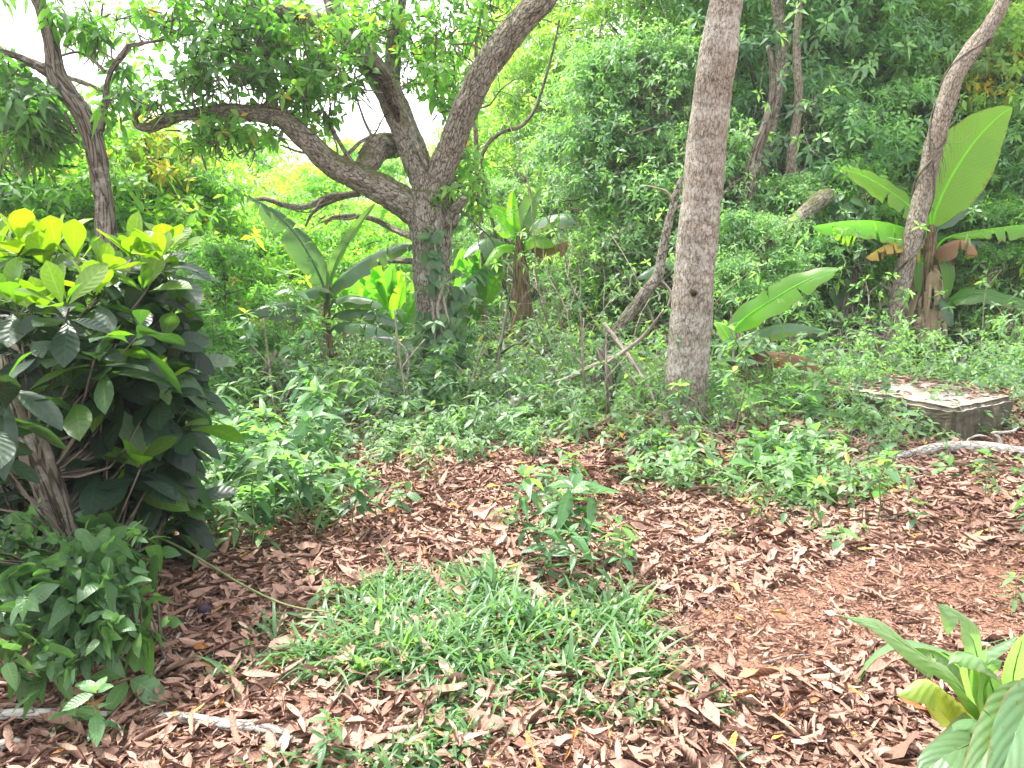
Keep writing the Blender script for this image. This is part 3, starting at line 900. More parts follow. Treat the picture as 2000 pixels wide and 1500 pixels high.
    blobs = [
        (340, 20, 8.6, 60, 55, .5, 34), (430, 50, 8.7, 95, 75, .7, 80, .3), (500, 20, 8.9, 80, 60, .8, 60), (440, 125, 8.5, 75, 50, .5, 44, .25), (510, 110, 8.6, 60, 70, .4, 48, .25), (370, 150, 8.4, 35, 30, .3, 12, .3),
        (580, 105, 8.9, 65, 60, .6, 46, .35), (600, 165, 8.8, 60, 45, .5, 34, .45), (655, 150, 8.7, 50, 50, .4, 26, .55), (560, 60, 9.3, 70, 50, .7, 34), (630, 215, 8.9, 45, 28, .4, 12), (690, 60, 8.7, 45, 55, .4, 22, .6), (620, 60, 8.6, 60, 45, .4, 24, .6),
        (720, 20, 9.6, 80, 55, .8, 34, .5), (800, 40, 9.9, 70, 60, .8, 34, .5), (870, 60, 9.8, 75, 75, .8, 48, .5), (850, 140, 9.8, 55, 60, .6, 34, .55), (880, 190, 9.7, 50, 50, .5, 22, .55), (940, 30, 9.6, 80, 60, .8, 42, .5),
        (280, 60, 8.8, 50, 50, .5, 14), (215, 60, 8.6, 60, 45, .5, 16, .5), (250, 165, 8.6, 60, 35, .4, 14, .5), (310, 200, 8.7, 60, 30, .4, 14, .5), (340, 175, 8.6, 45, 45, .4, 14, .4),
        (415, 185, 8.6, 28, 30, .25, 8, .35), (445, 245, 8.7, 55, 25, .4, 22, .7), (500, 262, 8.8, 45, 25, .35, 18, .6), (415, 255, 8.7, 35, 30, .3, 10, .65), (600, 240, 9, 40, 30, .3, 9),
        (860, 395, 9.0, 14, 20, .12, 6, .5), (905, 355, 9.3, 45, 60, .4, 24, .6), (895, 320, 9.4, 45, 40, .3, 12, .6), (930, 400, 9.3, 35, 35, .3, 12, .6),
        (430, 265, 8.75, 60, 40, .4, 22, .5), (380, 280, 8.8, 40, 35, .3, 12, .6), (560, 190, 9.0, 60, 50, .5, 24, .4), (690, 130, 9.1, 45, 60, .4, 18, .5), (800, 110, 9.9, 60, 60, .6, 26, .55), (740, 60, 9.8, 60, 50, .6, 24, .5), (380, -120, 9.0, 220, 90, 1.2, 70), (700, -140, 9.6, 240, 80, 1.3, 70), (1000, -120, 9.4, 220, 80, 1.2, 60),
    ]
    blobs = [(b[0], b[1], b[2], b[3] * 1.15, b[4] * 1.12, b[5] * 1.3, int(b[6] * 1.25), (b[7] if len(b) > 7 else .5) + .12) for b in blobs]
    crown_blobs(mb, T, blobs, rng, k=6, L=0.125, ratio=0.46, tone=0.5, droop=(0.05, 0.5), twigmb=tw)
    for (px, py, d, dx, dz, ln) in ((660, 320, 8.95, -.3, 1, 1.0), (700, 300, 9.1, .1, 1, .9), (600, 275, 8.8, -.5, .6, .8), (560, 240, 8.75, 0, -1, .7), (450, 220, 8.7, -.2, -1, .7), (400, 222, 8.7, .3, 1, .8), (810, 290, 9.25, -.6, .6, .7), (905, 220, 9.0, .9, .5, 1.0),
                                    (930, 170, 8.9, 1, .2, 1.0), (880, 420, 9.1, .8, -.2, .9), (890, 400, 9.1, 1, -.4, .8), (640, 385, 9.5, -.5, -.5, .7), (700, 422, 9.6, -.4, -.6, .6), (780, 230, 9.3, -.8, .5, .8), (520, 226, 8.7, .5, -.8, .6), (330, 235, 8.7, -.2, .9, .7),
                                    (840, 350, 9.3, .2, 1, 1.1), (750, 165, 9.4, .6, .8, .9), (960, 120, 8.9, -.5, .8, .8)):
        twig_spray(tw, P(px, py, d), (dx, rng.normal(0, .3), dz), ln, .014, rng, depth=2, kids=3)
    link('crown', mb.mesh('crown', attrs=('lf',), origin=o3), M['mango'], t)
    link('branch_sprays', tw.mesh('branch_sprays', attrs=('bk',), origin=o3), M['bark_red'], t)

    # climbing vine on its trunk
    v = thing('climbing_vine', 'broad-leaved vine climbing the forked grey trunk and massed round its base', 'vine', np.array([g[0] + 0.15, g[1] - 0.35, g[2]]))
    vo = np.array(v.location)
    mb, st = MB(), MB()
    T = tmpl('heart', 9, fold=0.18, wave=0.03)
    items = []
    for (px, py, rx, ry, cnt, d0) in ((852, 470, 14, 20, 7, 8.86), (846, 505, 18, 30, 10, 8.86), (850, 545, 14, 22, 7, 8.87), (858, 452, 14, 10, 4, 8.86), (868, 640, 45, 30, 44, 8.84), (850, 690, 62, 45, 90, 8.78), (830, 725, 62, 35, 60, 8.7),
                                      (885, 700, 34, 55, 56, 8.86), (800, 700, 26, 50, 22, 8.85), (888, 610, 20, 60, 26, 9.1), (780, 640, 30, 40, 14, 9.3), (905, 560, 20, 40, 12, 9.4), (822, 600, 12, 30, 6, 8.95)):
        for i in range(cnt):
            a = rng.uniform(0, 2 * PI); q = rng.uniform(0, 1) ** 0.5
            items.append((px + rx * q * math.cos(a), py + ry * q * math.sin(a), d0 + rng.uniform(-0.10, 0.10)))
    pos = np.array([P(*i) for i in items]); n_ = len(pos)
    ax = norm(np.stack([rng.normal(0, .55, n_), rng.normal(-0.45, .25, n_), rng.normal(-0.55, .4, n_)], -1))
    nr = np.stack([rng.normal(0, .3, n_), np.full(n_, -0.8), np.full(n_, 0.7)], -1)
    L = rng.uniform(0.11, 0.19, n_)
    scatter(mb, T, pos, ax, nr, L, L * 0.62, np.clip(rng.normal(.5, .22, n_), 0, 1), rng.uniform(0, .3, n_))
    link('foliage', mb.mesh('foliage', attrs=('lf',), origin=vo), M['vine'], v)
    for p in ([(868, 735, 7), (862, 660, 6), (852, 600, 6), (866, 540, 6), (850, 480, 5), (858, 452, 4)], [(838, 735, 6), (846, 650, 6), (842, 580, 5), (850, 520, 4), (846, 490, 3)], [(886, 740, 7), (880, 660, 6), (868, 590, 5), (860, 560, 4)]):
        tube(st, pxpath([(a_, b_, c_, 8.86 - 0.02 * i_) for i_, (a_, b_, c_) in enumerate(p[::-1])], 8.85), step=0.06, sides=6, wob=0.01)
    link('stem', st.mesh('stem', attrs=('bk',), origin=vo), M['twig'], v)


big_tree()


# ------------------------------------------------------------------ straight pale trunk
def pale_tree():
    D = 6.75
    g = G(1338, 868)
    t = thing('straight_tree', 'tall straight tree with smooth pale grey-brown trunk banded by lichen', 'tree', g)
    trunk = [(1331, 915, 128), (1333, 872, 108), (1336, 835, 96), (1339, 795, 88), (1343, 720, 82), (1350, 620, 79), (1356, 530, 79), (1366, 430, 77), (1376, 330, 75), (1388, 210, 71), (1403, 100, 67), (1420, 0, 61), (1437, -110, 56), (1455, -260, 50), (1475, -420, 42)]
    paths = [pxpath(trunk, D)]
    fused_wood('trunk', paths, M['teak'], t, voxel=0.018, lump=0.018, origin=np.array(g), rough=0.011, sides=28)
    mb = MB()
    k = P(1356, 572, D - 0.19)
    tube(mb, np.array([(k[0], k[1] + .06, k[2], .034), (k[0], k[1] + .01, k[2], .030), (k[0], k[1] - .012, k[2] + .002, .018)]), step=0.01, sides=12, lump=0.15)
    link('knot', mb.mesh('knot', attrs=('bk',), origin=np.array(g)), M['rot'], t)
    # crown above the picture, so the tree is whole and shades the ground
    rng = np.random.default_rng(9)
    mb = MB()
    top = P(1475, -420, D)
    for i in range(9):
        e = top + np.array([rng.normal(0, 1.1), rng.normal(0.8, 1.1), rng.uniform(0.1, 1.6)])
        bm_ = MB()
        tube(bm_, np.array([(*top - np.array([0, 0, .3]), 0.06), (*(top * .5 + e * .5 + np.array([0, 0, .2])), 0.035), (*e, 0.012)]), step=0.15, sides=7, wob=0.02)
        link('branch', bm_.mesh('branch', attrs=('bk',), origin=np.array(g)), M['teak'], t)
        c = norm(rng.normal(size=(26, 3))) * rng.uniform(0.2, 0.9, (26, 1)) + e
        rosettes(mb, tmpl('oval', 3), c, norm(rng.normal(size=(26, 3)) + np.array([0, 0, .6])), 6, 0.2, 0.45, 0.5, rng=rng)
    link('crown', mb.mesh('crown', attrs=('lf',), origin=np.array(g)), M['mango'], t)


pale_tree()


# ------------------------------------------------------------------ other trunks
def left_tree():
    D = 7.6
    g = G(212, 800)
    g = onground(P(212, 700, D)[0], D)
    t = thing('dark_forked_tree', 'dark-barked slim tree with a forked top behind the glossy shrub', 'tree', g)
    o3 = np.array(g)
    base = P(214, 640, D)
    trunk = [(206, 420, 36), (200, 370, 36), (190, 310, 37), (180, 265, 38), (160, 220, 34), (135, 185, 36), (112, 150, 36), (104, 115, 30), (98, 75, 27), (86, 30, 26), (70, -15, 24), (50, -80, 20), (20, -160, 14)]
    p = pxpath(trunk, D)
    p = np.vstack([[(g[0], g[1], g[2] - 0.1, 0.16), (g[0], g[1], g[2] + 0.25, 0.12), (*base, 0.095)], p])
    fork = pxpath([(184, 290, 24), (190, 262, 20), (200, 235, 16), (207, 195, 14), (208, 170, 13), (220, 135, 12), (240, 108, 11), (252, 88, 10)], D)
    lim = pxpath([(116, 155, 24), (92, 138, 20), (62, 122, 16), (25, 106, 14), (-15, 96, 13), (-90, 70, 10)], D)
    fused_wood('trunk', [p, fork, lim], M['bark_red'], t, voxel=0.013, lump=0.07, origin=o3, rough=0.014, sides=14)
    for q, d in (([(250, 90, 8), (285, 82, 6), (320, 75, 4)], D), ([(205, 140, 7), (180, 115, 6), (150, 100, 5), (110, 108, 4)], D), ([(148, 260, 8), (130, 225, 6), (128, 215, 4)], D), ([(60, 122, 6), (40, 132, 5), (20, 150, 3)], D)):
        mb = MB(); tube(mb, pxpath(q, d), step=0.04, sides=6, wob=0.01)
        link('branch', mb.mesh('branch', attrs=('bk',), origin=o3), M['bark_red'], t)
    rng = np.random.default_rng(14)
    mb, tw = MB(), MB()
    blobs = [(150, 45, 7.6, 45, 30, .3, 9, .5), (190, 50, 7.7, 55, 30, .3, 14, .5), (30, 150, 7.6, 70, 50, .5, 30, .3), (60, 210, 7.5, 70, 60, .5, 44, .3), (30, 260, 7.4, 60, 60, .5, 34, .25), (95, 260, 7.7, 35, 40, .3, 14, .35), (220, 200, 7.7, 35, 45, .3, 10, .6), (245, 130, 7.8, 30, 30, .2, 6, .55), (120, 60, 7.6, 25, 40, .3, 6, .5),
             (-60, 100, 7.6, 80, 80, .6, 26, .3), (20, -70, 7.7, 140, 60, .8, 40, .4)]
    crown_blobs(mb, tmpl('lance', 4, fold=0.2), blobs, rng, k=6, L=0.15, ratio=0.42, twigmb=tw, droop=(0.3, 0.9))
    link('crown', mb.mesh('crown', attrs=('lf',), origin=o3), M['mango'], t)
    link('branch_sprays', tw.mesh('branch_sprays', attrs=('bk',), origin=o3), M['bark_red'], t)


left_tree()


def slender_tree():
    D = 10.6
    g0 = P(1742, 640, D)
    g = onground(g0[0], D)
    t = thing('slender_leaning_tree', 'slender tree leaning right in front of the big banana, a thin vine wound round it', 'tree', g)
    o3 = np.array(g)
    pts = [(1742, 642, 42), (1756, 580, 42), (1768, 520, 42), (1783, 460, 42), (1798, 400, 41), (1812, 340, 40), (1824, 285, 40), (1838, 235, 38), (1852, 190, 40), (1868, 145, 38), (1896, 100, 37), (1930, 55, 35), (1956, 10, 32), (1975, -40, 30), (2010, -140, 24), (2050, -260, 16)]
    p = pxpath(pts, D); p[:, 3] *= .84
    p = np.vstack([[(g[0] - .06, g[1], g[2] - 0.1, 0.17)], p])
    fused_wood('trunk', [p], M['slender'], t, voxel=0.015, lump=0.035, origin=o3, rough=0.012, sides=14)
    # the twining vine stem and its hanging rootlets
    c = catmull(p[2:13], 0.05)
    tt, A, B = frames(c[:, :3])
    mb = MB()
    th = np.linspace(0.4, 17, len(c))
    v = c[:, :3] + (c[:, 3] + 0.012)[:, None] * (np.cos(th)[:, None] * A + np.sin(th)[:, None] * B)
    tube(mb, np.column_stack([v, np.full(len(v), 0.016)])[::2], step=0.06, sides=6, wob=0.008)
    v2 = c[:, :3] + (c[:, 3] + 0.012)[:, None] * (np.cos(-th * .6 + 2)[:, None] * A + np.sin(-th * .6 + 2)[:, None] * B)
    tube(mb, np.column_stack([v2, np.full(len(v2), 0.011)])[::2], step=0.06, sides=6, wob=0.008)
    rng = np.random.default_rng(77)
    for i in rng.integers(len(c) // 2, len(c), 70):
        s = c[i, :3] + A[i] * c[i, 3] * rng.uniform(-1, 1.3)
        e = s + np.array([rng.uniform(0.02, .16), rng.normal(0, .06), -rng.uniform(.08, .35)])
        tube(mb, np.array([(*s, .005), (*(s * .5 + e * .5 + np.array([.04, 0, .03])), .004), (*e, .002)]), step=0.08, sides=4, cap=False)
    link('twining_vine', mb.mesh('twining_vine', attrs=('bk',), origin=o3), M['bark_red'], t)
    top = p[-1, :3]
    mb = MB()
    crown_pos = top + norm(rng.normal(size=(150, 3))) * rng.uniform(.3, 1.6, (150, 1))
    rosettes(mb, tmpl('oval', 3), crown_pos, norm(rng.normal(size=(150, 3)) + np.array([0, 0, .5])), 6, 0.16, 0.42, 0.55, rng=rng)
    link('crown', mb.mesh('crown', attrs=('lf',), origin=o3), M['fine'], t)


slender_tree()


def bare_leaner():
    D = 8.4
    g = onground(P(1166, 740, D)[0], D)
    t = thing('leaning_dead_trunk', 'thin bare grey trunk leaning right beside the straight pale tree', 'dead tree', g)
    o3 = np.array(g)
    p = pxpath([(1172, 715, 36), (1185, 680, 34), (1205, 645, 32), (1235, 605, 29), (1262, 570, 28), (1284, 542, 26), (1292, 505, 23), (1300, 460, 21), (1311, 415, 18), (1323, 370, 16), (1330, 345, 10)], D)
    p[:, 3] *= .78
    p = np.vstack([[(g[0] - .05, g[1], g[2] - .15, .095)], p])
    fused_wood('trunk', [p], M['bark'], t, voxel=0.013, lump=0.05, origin=o3, rough=0.01, sides=14)
    for q in ([(1310, 412, 8), (1345, 395, 6), (1372, 398, 4)], [(1288, 545, 9), (1310, 570, 6), (1302, 600, 4)], [(1316, 395, 7), (1300, 372, 5), (1262, 360, 3)]):
        mb = MB(); tube(mb, pxpath(q, D), step=0.04, sides=6, wob=0.012)
        link('branch', mb.mesh('branch', attrs=('bk',), origin=o3), M['twig'], t)


bare_leaner()


# ------------------------------------------------------------------ banana plants
def banana_blade(mb, path, width, rng, tears=0.3, fold=0.35, rnd=0.5, sag=0.25, petiole=0.16, rib=0.018, facing=None, grad=0.0, ragged=0.0, prof=0.55, lobes=0.0):
    """one long leaf along path (x, y, z): stalk, midrib and a blade split along its side veins"""
    c = catmull(np.column_stack([path, np.ones(len(path))]), 0.04)[:, :3]
    n = len(c)
    t = norm(np.gradient(c, axis=0))
    s = np.linspace(0, 1, n)
    f = np.array([0, 0, 1.0]) if facing is None else np.asarray(facing, float)
    side = norm(np.cross(t, np.broadcast_to(f, t.shape)))
    up = norm(np.cross(side, t))
    tube(mb, np.column_stack([c, rib * (1.0 - 0.85 * s)])[::3] if n > 8 else np.column_stack([c, rib * (1 - .85 * s)]), step=0.06, sides=6, cap=True)
    k0 = len(mb.lf) - 1
    mb.lf[k0][:] = (min(rnd + .1, 1), 0.0, 0.5)
    b = np.clip((s - petiole) / (1 - petiole), 0, 1)
    wid = width * 0.5 * np.clip(np.sin(PI * b ** 0.72), 0, 1) ** prof
    i0 = int(np.argmax(b > 0.005))
    for sd in (-1, 1):
        i = i0
        while i < n - 1:
            run = int(rng.integers(2, 7)) if rng.uniform() < tears else int(rng.integers(8, 22))
            j = min(i + run, n - 1)
            drop = sag * rng.uniform(0.6, 1.5) + (rng.uniform(0, .35) if tears > .25 else 0)
            cut = 1.0 - ragged * rng.uniform(0, 0.7)
            lb = 1.0 - lobes * rng.uniform(0, 0.75)
            idx = np.arange(i, j + 1)
            m = len(idx)
            cols = np.linspace(0, 1, 5)
            w_ = (wid[idx] * cut * lb)[:, None] * cols[None]
            qn = (idx - idx.mean())[:, None] / max((j - i) / 2, 1)
            gap = -qn * min(0.16 * width, 0.055) * rng.uniform(.1, 1.0) * cols[None] ** 1.4 * (tears > 0.05)
            # side veins run slightly towards the tip
            V = c[idx][:, None] + sd * side[idx][:, None] * (w_ * math.cos(fold))[..., None] + up[idx][:, None] * (w_ * math.sin(fold) - drop * w_ * cols[None] * 1.2)[..., None]
            V = V + t[idx][:, None] * (w_ * 0.22 + gap)[..., None]
            V[..., 2] -= drop * w_ * cols[None] * 0.9
            V[..., 2] += 0.012 * np.sin(idx * 0.9 + sd)[:, None] * cols[None] * (wid[idx] / max(width, .01) * 2)[:, None]
            lf = np.empty((m, 5, 3))
            lf[..., 0] = np.clip(rnd + rng.normal(0, 0.03) + grad * (s[idx][:, None] - .5), 0, 1); lf[..., 1] = sd * np.maximum(cols[None], 0.02); lf[..., 2] = s[idx][:, None]
            a = (np.arange(m - 1)[:, None] * 5 + np.arange(4)[None]).ravel()
            q = np.stack([a, a + 1, a + 6, a + 5], -1)
            if sd < 0:
                q = q[:, ::-1]
            mb.add(V.reshape(-1, 3), q=q, lf=lf.reshape(-1, 3))
            i = j


def pxs(pts, d):
    return np.array([P(p[0], p[1], p[2] if len(p) > 2 else d) for p in pts])


def banana_plant(t, stem, leaves, o3, mat, rng, stem_mat='pseudostem', skirt=None, stem_d=None):
    mb = MB()
    tube(mb, stem, step=0.05, sides=14, lump=0.05, wob=0.004)
    link('pseudostem', mb.mesh('pseudostem', attrs=('bk', 'lf'), origin=o3), M[stem_mat], t)
    for lf in leaves:
        kw = dict(lf[2]) if len(lf) > 2 else {}
        mt = kw.pop('mat', mat); lab = kw.pop('label', None); nm = kw.pop('name', 'leaf')
        mb = MB()
        banana_blade(mb, lf[0], lf[1], rng, **kw)
        o = link(nm, mb.mesh(nm, attrs=('lf', 'bk'), origin=o3), M[mt], t)
        if lab:
            o['label'] = lab


def bananas():
    rng = np.random.default_rng(31)
    # right-hand tall banana
    D = 11.2
    g = onground(P(1815, 700, D)[0], D)
    t = thing('banana_plant', 'tall banana plant with one huge upright bright leaf and a shaggy brown stem', 'banana plant', g)
    o3 = np.array(g)
    st = pxpath([(1816, 690, 46), (1812, 640, 44), (1808, 590, 38), (1810, 540, 32), (1815, 500, 26), (1818, 470, 20), (1820, 440, 12)], D)
    st = np.vstack([[(g[0], g[1], g[2] - .1, .2)], st])
    L = [
        (pxs([(1817, 500), (1820, 455), (1826, 415), (1858, 345), (1905, 275), (1950, 228), (1978, 210)], D), 0.92, dict(tears=0.0, fold=0.12, rnd=0.95, sag=0.0, petiole=0.16, facing=(-0.12, -1, .3), rib=.02, prof=.8)),
        (pxs([(1816, 490), (1806, 450), (1785, 412, 11.0), (1740, 375, 10.9), (1690, 345, 10.8), (1640, 328, 10.7)], D), 0.492, dict(tears=.22, fold=0.15, rnd=0.85, sag=.15, petiole=.14, facing=(.25, -1, .55), ragged=.35)),
        (pxs([(1816, 500), (1800, 470), (1765, 446, 10.8), (1715, 433, 10.6), (1655, 432, 10.4), (1585, 442, 10.3)], D), 0.344, dict(tears=.5, fold=0.0, rnd=.75, sag=.5, petiole=.2)),
        (pxs([(1814, 505), (1800, 482), (1770, 472, 10.7), (1730, 480, 10.5), (1690, 503, 10.4)], D), 0.195, dict(tears=.9, sag=0.91, rnd=.62, grad=-.2, petiole=.2, mat='banana_dead', ragged=.55, label='yellowing drooping leaf', name='withered_leaf')),
        (pxs([(1822, 480), (1835, 440, 11.4), (1865, 405, 11.6), (1910, 375, 11.9), (1935, 372, 12)], D), 0.377, dict(tears=.22, sag=.3, rnd=.45, facing=(.2, -.6, 1), petiole=.15, mat='banana_grey')),
        (pxs([(1822, 500), (1840, 470, 11.1), (1880, 456, 11), (1940, 447, 10.9), (2010, 440, 10.8), (2070, 455, 10.8)], D), 0.312, dict(tears=.5, sag=.4, rnd=.7, petiole=.2)),
        (pxs([(1822, 510), (1838, 484, 10.9), (1868, 470, 10.7), (1895, 474, 10.6), (1912, 500, 10.6)], D), 0.230, dict(tears=.9, sag=1.30, rnd=.3, grad=.4, petiole=.1, mat='banana_dead', ragged=.6, label='brown shrivelled leaf', name='withered_leaf')),
        (pxs([(1824, 505), (1850, 478, 11.3), (1910, 472, 11.3), (1970, 484, 11.3), (2040, 515, 11.3)], D), 0.344, dict(tears=.5, sag=.5, rnd=.35, petiole=.25, mat='banana_grey')),
        (pxs([(1818, 480), (1816, 420), (1815, 350), (1814, 290), (1815, 232)], D), 0.082, dict(tears=0, sag=0, fold=.9, rnd=.9, facing=(0, -1, 0), petiole=.3)),
        (pxs([(1820, 515), (1838, 505, 10.9), (1850, 530, 10.8), (1850, 585, 10.8)], D), 0.213, dict(tears=.22, sag=.1, rnd=.6, facing=(0, -1, .3), petiole=.15)),
        (pxs([(1812, 520), (1798, 505, 11.0), (1792, 535, 10.9), (1795, 580, 10.9)], D), 0.148, dict(tears=.22, sag=.1, rnd=.5, facing=(0, -1, .3), petiole=.15)),
        (pxs([(1822, 620), (1850, 590, 10.8), (1910, 572, 10.5), (1970, 585, 10.4), (2040, 600, 10.4)], D), 0.344, dict(tears=.22, sag=.3, rnd=.2, petiole=.15, facing=(.1, -.8, .6))),
        (pxs([(1818, 640), (1842, 590, 10.9), (1852, 600, 10.7), (1858, 640, 10.6)], D), 0.230, dict(tears=.5, sag=.3, rnd=.25, petiole=.3, mat='banana_grey', facing=(0, -1, .3))),
    ]
    banana_plant(t, st, L, o3, 'banana', rng)
    # shaggy skirt of dry sheaths
    mb = MB()
    for i in range(46):
        a = rng.uniform(0, 2 * PI); zt = rng.uniform(0.45, 1.0)
        s = P(1812, 690 - 175 * zt, D)
        rr = 0.13 + .06 * (1 - zt)
        dv = np.array([math.cos(a), math.sin(a), 0])
        ln = rng.uniform(.3, .75)
        pth = np.array([s + dv * rr * .8, s + dv * (rr + .07) + np.array([0, 0, -.06]), s + dv * (rr + rng.uniform(.05, .16)) + np.array([0, 0, -ln * .55]), s + dv * (rr + rng.uniform(.0, .2)) + np.array([0, 0, -ln])])
        pth[:, 2] = np.maximum(pth[:, 2], g[2] + .02)
        banana_blade(mb, pth, rng.uniform(.07, .19), rng, tears=.6, fold=rng.uniform(-.6, .8), rnd=.3, sag=.1, petiole=.0, rib=.008, facing=dv, ragged=.5)
    link('dry_sheaths', mb.mesh('dry_sheaths', attrs=('bk', 'lf'), origin=o3), M['husk'], t)

    # mid-left grey-green banana
    D = 9.6
    g = onground(P(640, 745, D)[0], D)
    t = thing('banana_plant', 'small banana plant with grey-green leaves left of the vine-covered trunk', 'banana plant', g)
    o3 = np.array(g)
    st = pxpath([(642, 750, 30), (640, 700, 25), (637, 660, 21), (636, 620, 17), (637, 590, 13), (640, 560, 9)], D)
    st = np.vstack([[(g[0], g[1], g[2] - .1, .1)], st])
    L = [
        (pxs([(638, 600), (632, 560), (610, 510, 9.5), (575, 455, 9.4), (530, 412, 9.3), (484, 382, 9.2)], D), 0.366, dict(tears=.5, sag=.35, rnd=.35, petiole=.12, facing=(-.1, -.9, .5), fold=.1, prof=.8)),
        (pxs([(640, 600), (645, 550), (662, 500, 9.4), (690, 455, 9.35), (715, 420, 9.3), (734, 396, 9.3)], D), 0.159, dict(tears=.0, sag=.0, rnd=.9, petiole=.12, facing=(-.4, -1, .1), fold=.5)),
        (pxs([(640, 610), (650, 560), (690, 520, 9.4), (740, 492, 9.3), (780, 478, 9.2), (808, 478, 9.1)], D), 0.236, dict(tears=.4, sag=.7, rnd=.4, petiole=.12)),
        (pxs([(637, 610), (640, 575, 9.4), (625, 562, 9.1), (600, 566, 8.9), (582, 578, 8.7)], D), 0.212, dict(tears=.38, sag=.4, rnd=.3, petiole=.2)),
        (pxs([(638, 640), (620, 612, 9.4), (580, 592, 9.2), (530, 594, 9.0), (482, 612, 8.9)], D), 0.248, dict(tears=.4, sag=.55, rnd=.2, petiole=.3)),
        (pxs([(638, 630), (622, 615, 9.5), (595, 612, 9.5), (560, 635, 9.4)], D), 0.153, dict(tears=.4, sag=.6, rnd=.5, petiole=.25)),
        (pxs([(641, 610), (655, 585, 9.4), (690, 578, 9.2), (725, 585, 9.1), (750, 600, 9.0)], D), 0.236, dict(tears=.22, sag=.6, rnd=.65, petiole=.15)),
        (pxs([(641, 635), (660, 612, 9.4), (705, 605, 9.2), (755, 618, 9.1), (790, 640, 9.0)], D), 0.212, dict(tears=.38, sag=.5, rnd=.25, petiole=.2)),
        (pxs([(641, 650), (665, 632, 9.3), (710, 632, 9.0), (755, 650, 8.9), (785, 688, 8.8)], D), 0.260, dict(tears=.5, sag=.5, rnd=.15, petiole=.2)),
        (pxs([(645, 700), (660, 690, 9.4), (665, 715, 9.3), (650, 740, 9.3)], D), 0.066, dict(tears=.9, sag=0.52, rnd=.2, petiole=.1, mat='banana_dead', ragged=.55, name='withered_leaf', label='dry brown leaf hanging at the stem foot')),
    ]
    banana_plant(t, st, L, o3, 'banana_grey', rng)

    # banana further back behind the trunk
    D = 11.6
    g = onground(P(1018, 610, D)[0], D)
    t = thing('banana_plant', 'banana plant farther back with pale shiny leaves and a dark stem', 'banana plant', g)
    o3 = np.array(g)
    st = pxpath([(1018, 612, 40), (1018, 575, 38), (1016, 530, 30), (1014, 490, 20), (1014, 455, 10.1)], D)
    st = np.vstack([[(g[0], g[1], g[2] - .1, .2)], st])
    st2 = []
    L = [
        (pxs([(1014, 490), (1020, 440), (1035, 405), (1050, 375, 11.4), (1058, 360, 11.3)], D), 0.344, dict(tears=.22, sag=.1, rnd=.7, facing=(-.2, -1, .4), mat='banana_grey')),
        (pxs([(1012, 490), (1000, 450), (985, 420), (965, 408, 11.3), (948, 418, 11.1)], D), 0.451, dict(tears=.22, sag=.3, rnd=.8, facing=(.2, -.8, .6))),
        (pxs([(1012, 500), (990, 478), (955, 465, 11.3), (925, 480, 11.1), (905, 505, 10.9)], D), 0.410, dict(tears=.5, sag=.4, rnd=.3, mat='banana_grey')),
        (pxs([(1016, 490), (1040, 450), (1070, 425, 11.3), (1105, 420, 11.1), (1130, 440, 11.0)], D), 0.410, dict(tears=.5, sag=.4, rnd=.25, mat='banana_grey')),
        (pxs([(1014, 510), (980, 510), (940, 530, 11.1), (900, 560, 10.7), (872, 590, 10.4)], D), 0.410, dict(tears=.5, sag=.4, rnd=.4, mat='banana_grey')),
        (pxs([(1014, 500), (1030, 470), (1060, 462, 11.3), (1085, 480, 11.1)], D), 0.328, dict(tears=.38, sag=.5, rnd=.85)),
        (pxs([(1014, 500), (1000, 480), (970, 485, 11.1), (945, 520, 10.9)], D), 0.328, dict(tears=.38, sag=.4, rnd=.85)),
        (pxs([(1018, 500), (1045, 480), (1080, 480, 11.3), (1110, 470, 11.1)], D), 0.201, dict(tears=.9, sag=1.17, rnd=.3, grad=.3, mat='banana_dead', ragged=.55, name='withered_leaf', label='brown torn leaf')),
        (pxs([(1014, 490), (1004, 440), (1000, 400), (1002, 372)], D), 0.213, dict(tears=0, sag=0, rnd=1.0, facing=(0, -1, .1), fold=.5)),
    ]
    banana_plant(t, st, L, o3, 'banana', rng)

    # young banana behind the straight tree
    D = 8.2
    g = onground(P(1452, 740, D)[0], D)
    t = thing('banana_plant', 'young banana plant with one long pale leaf reaching up beside the pale trunk', 'banana plant', g)
    o3 = np.array(g)
    st = pxpath([(1452, 735, 26), (1446, 700, 20), (1442, 670, 13), (1440, 650, 8)], D)
    st = np.vstack([[(g[0], g[1], g[2] - .1, .1)], st])
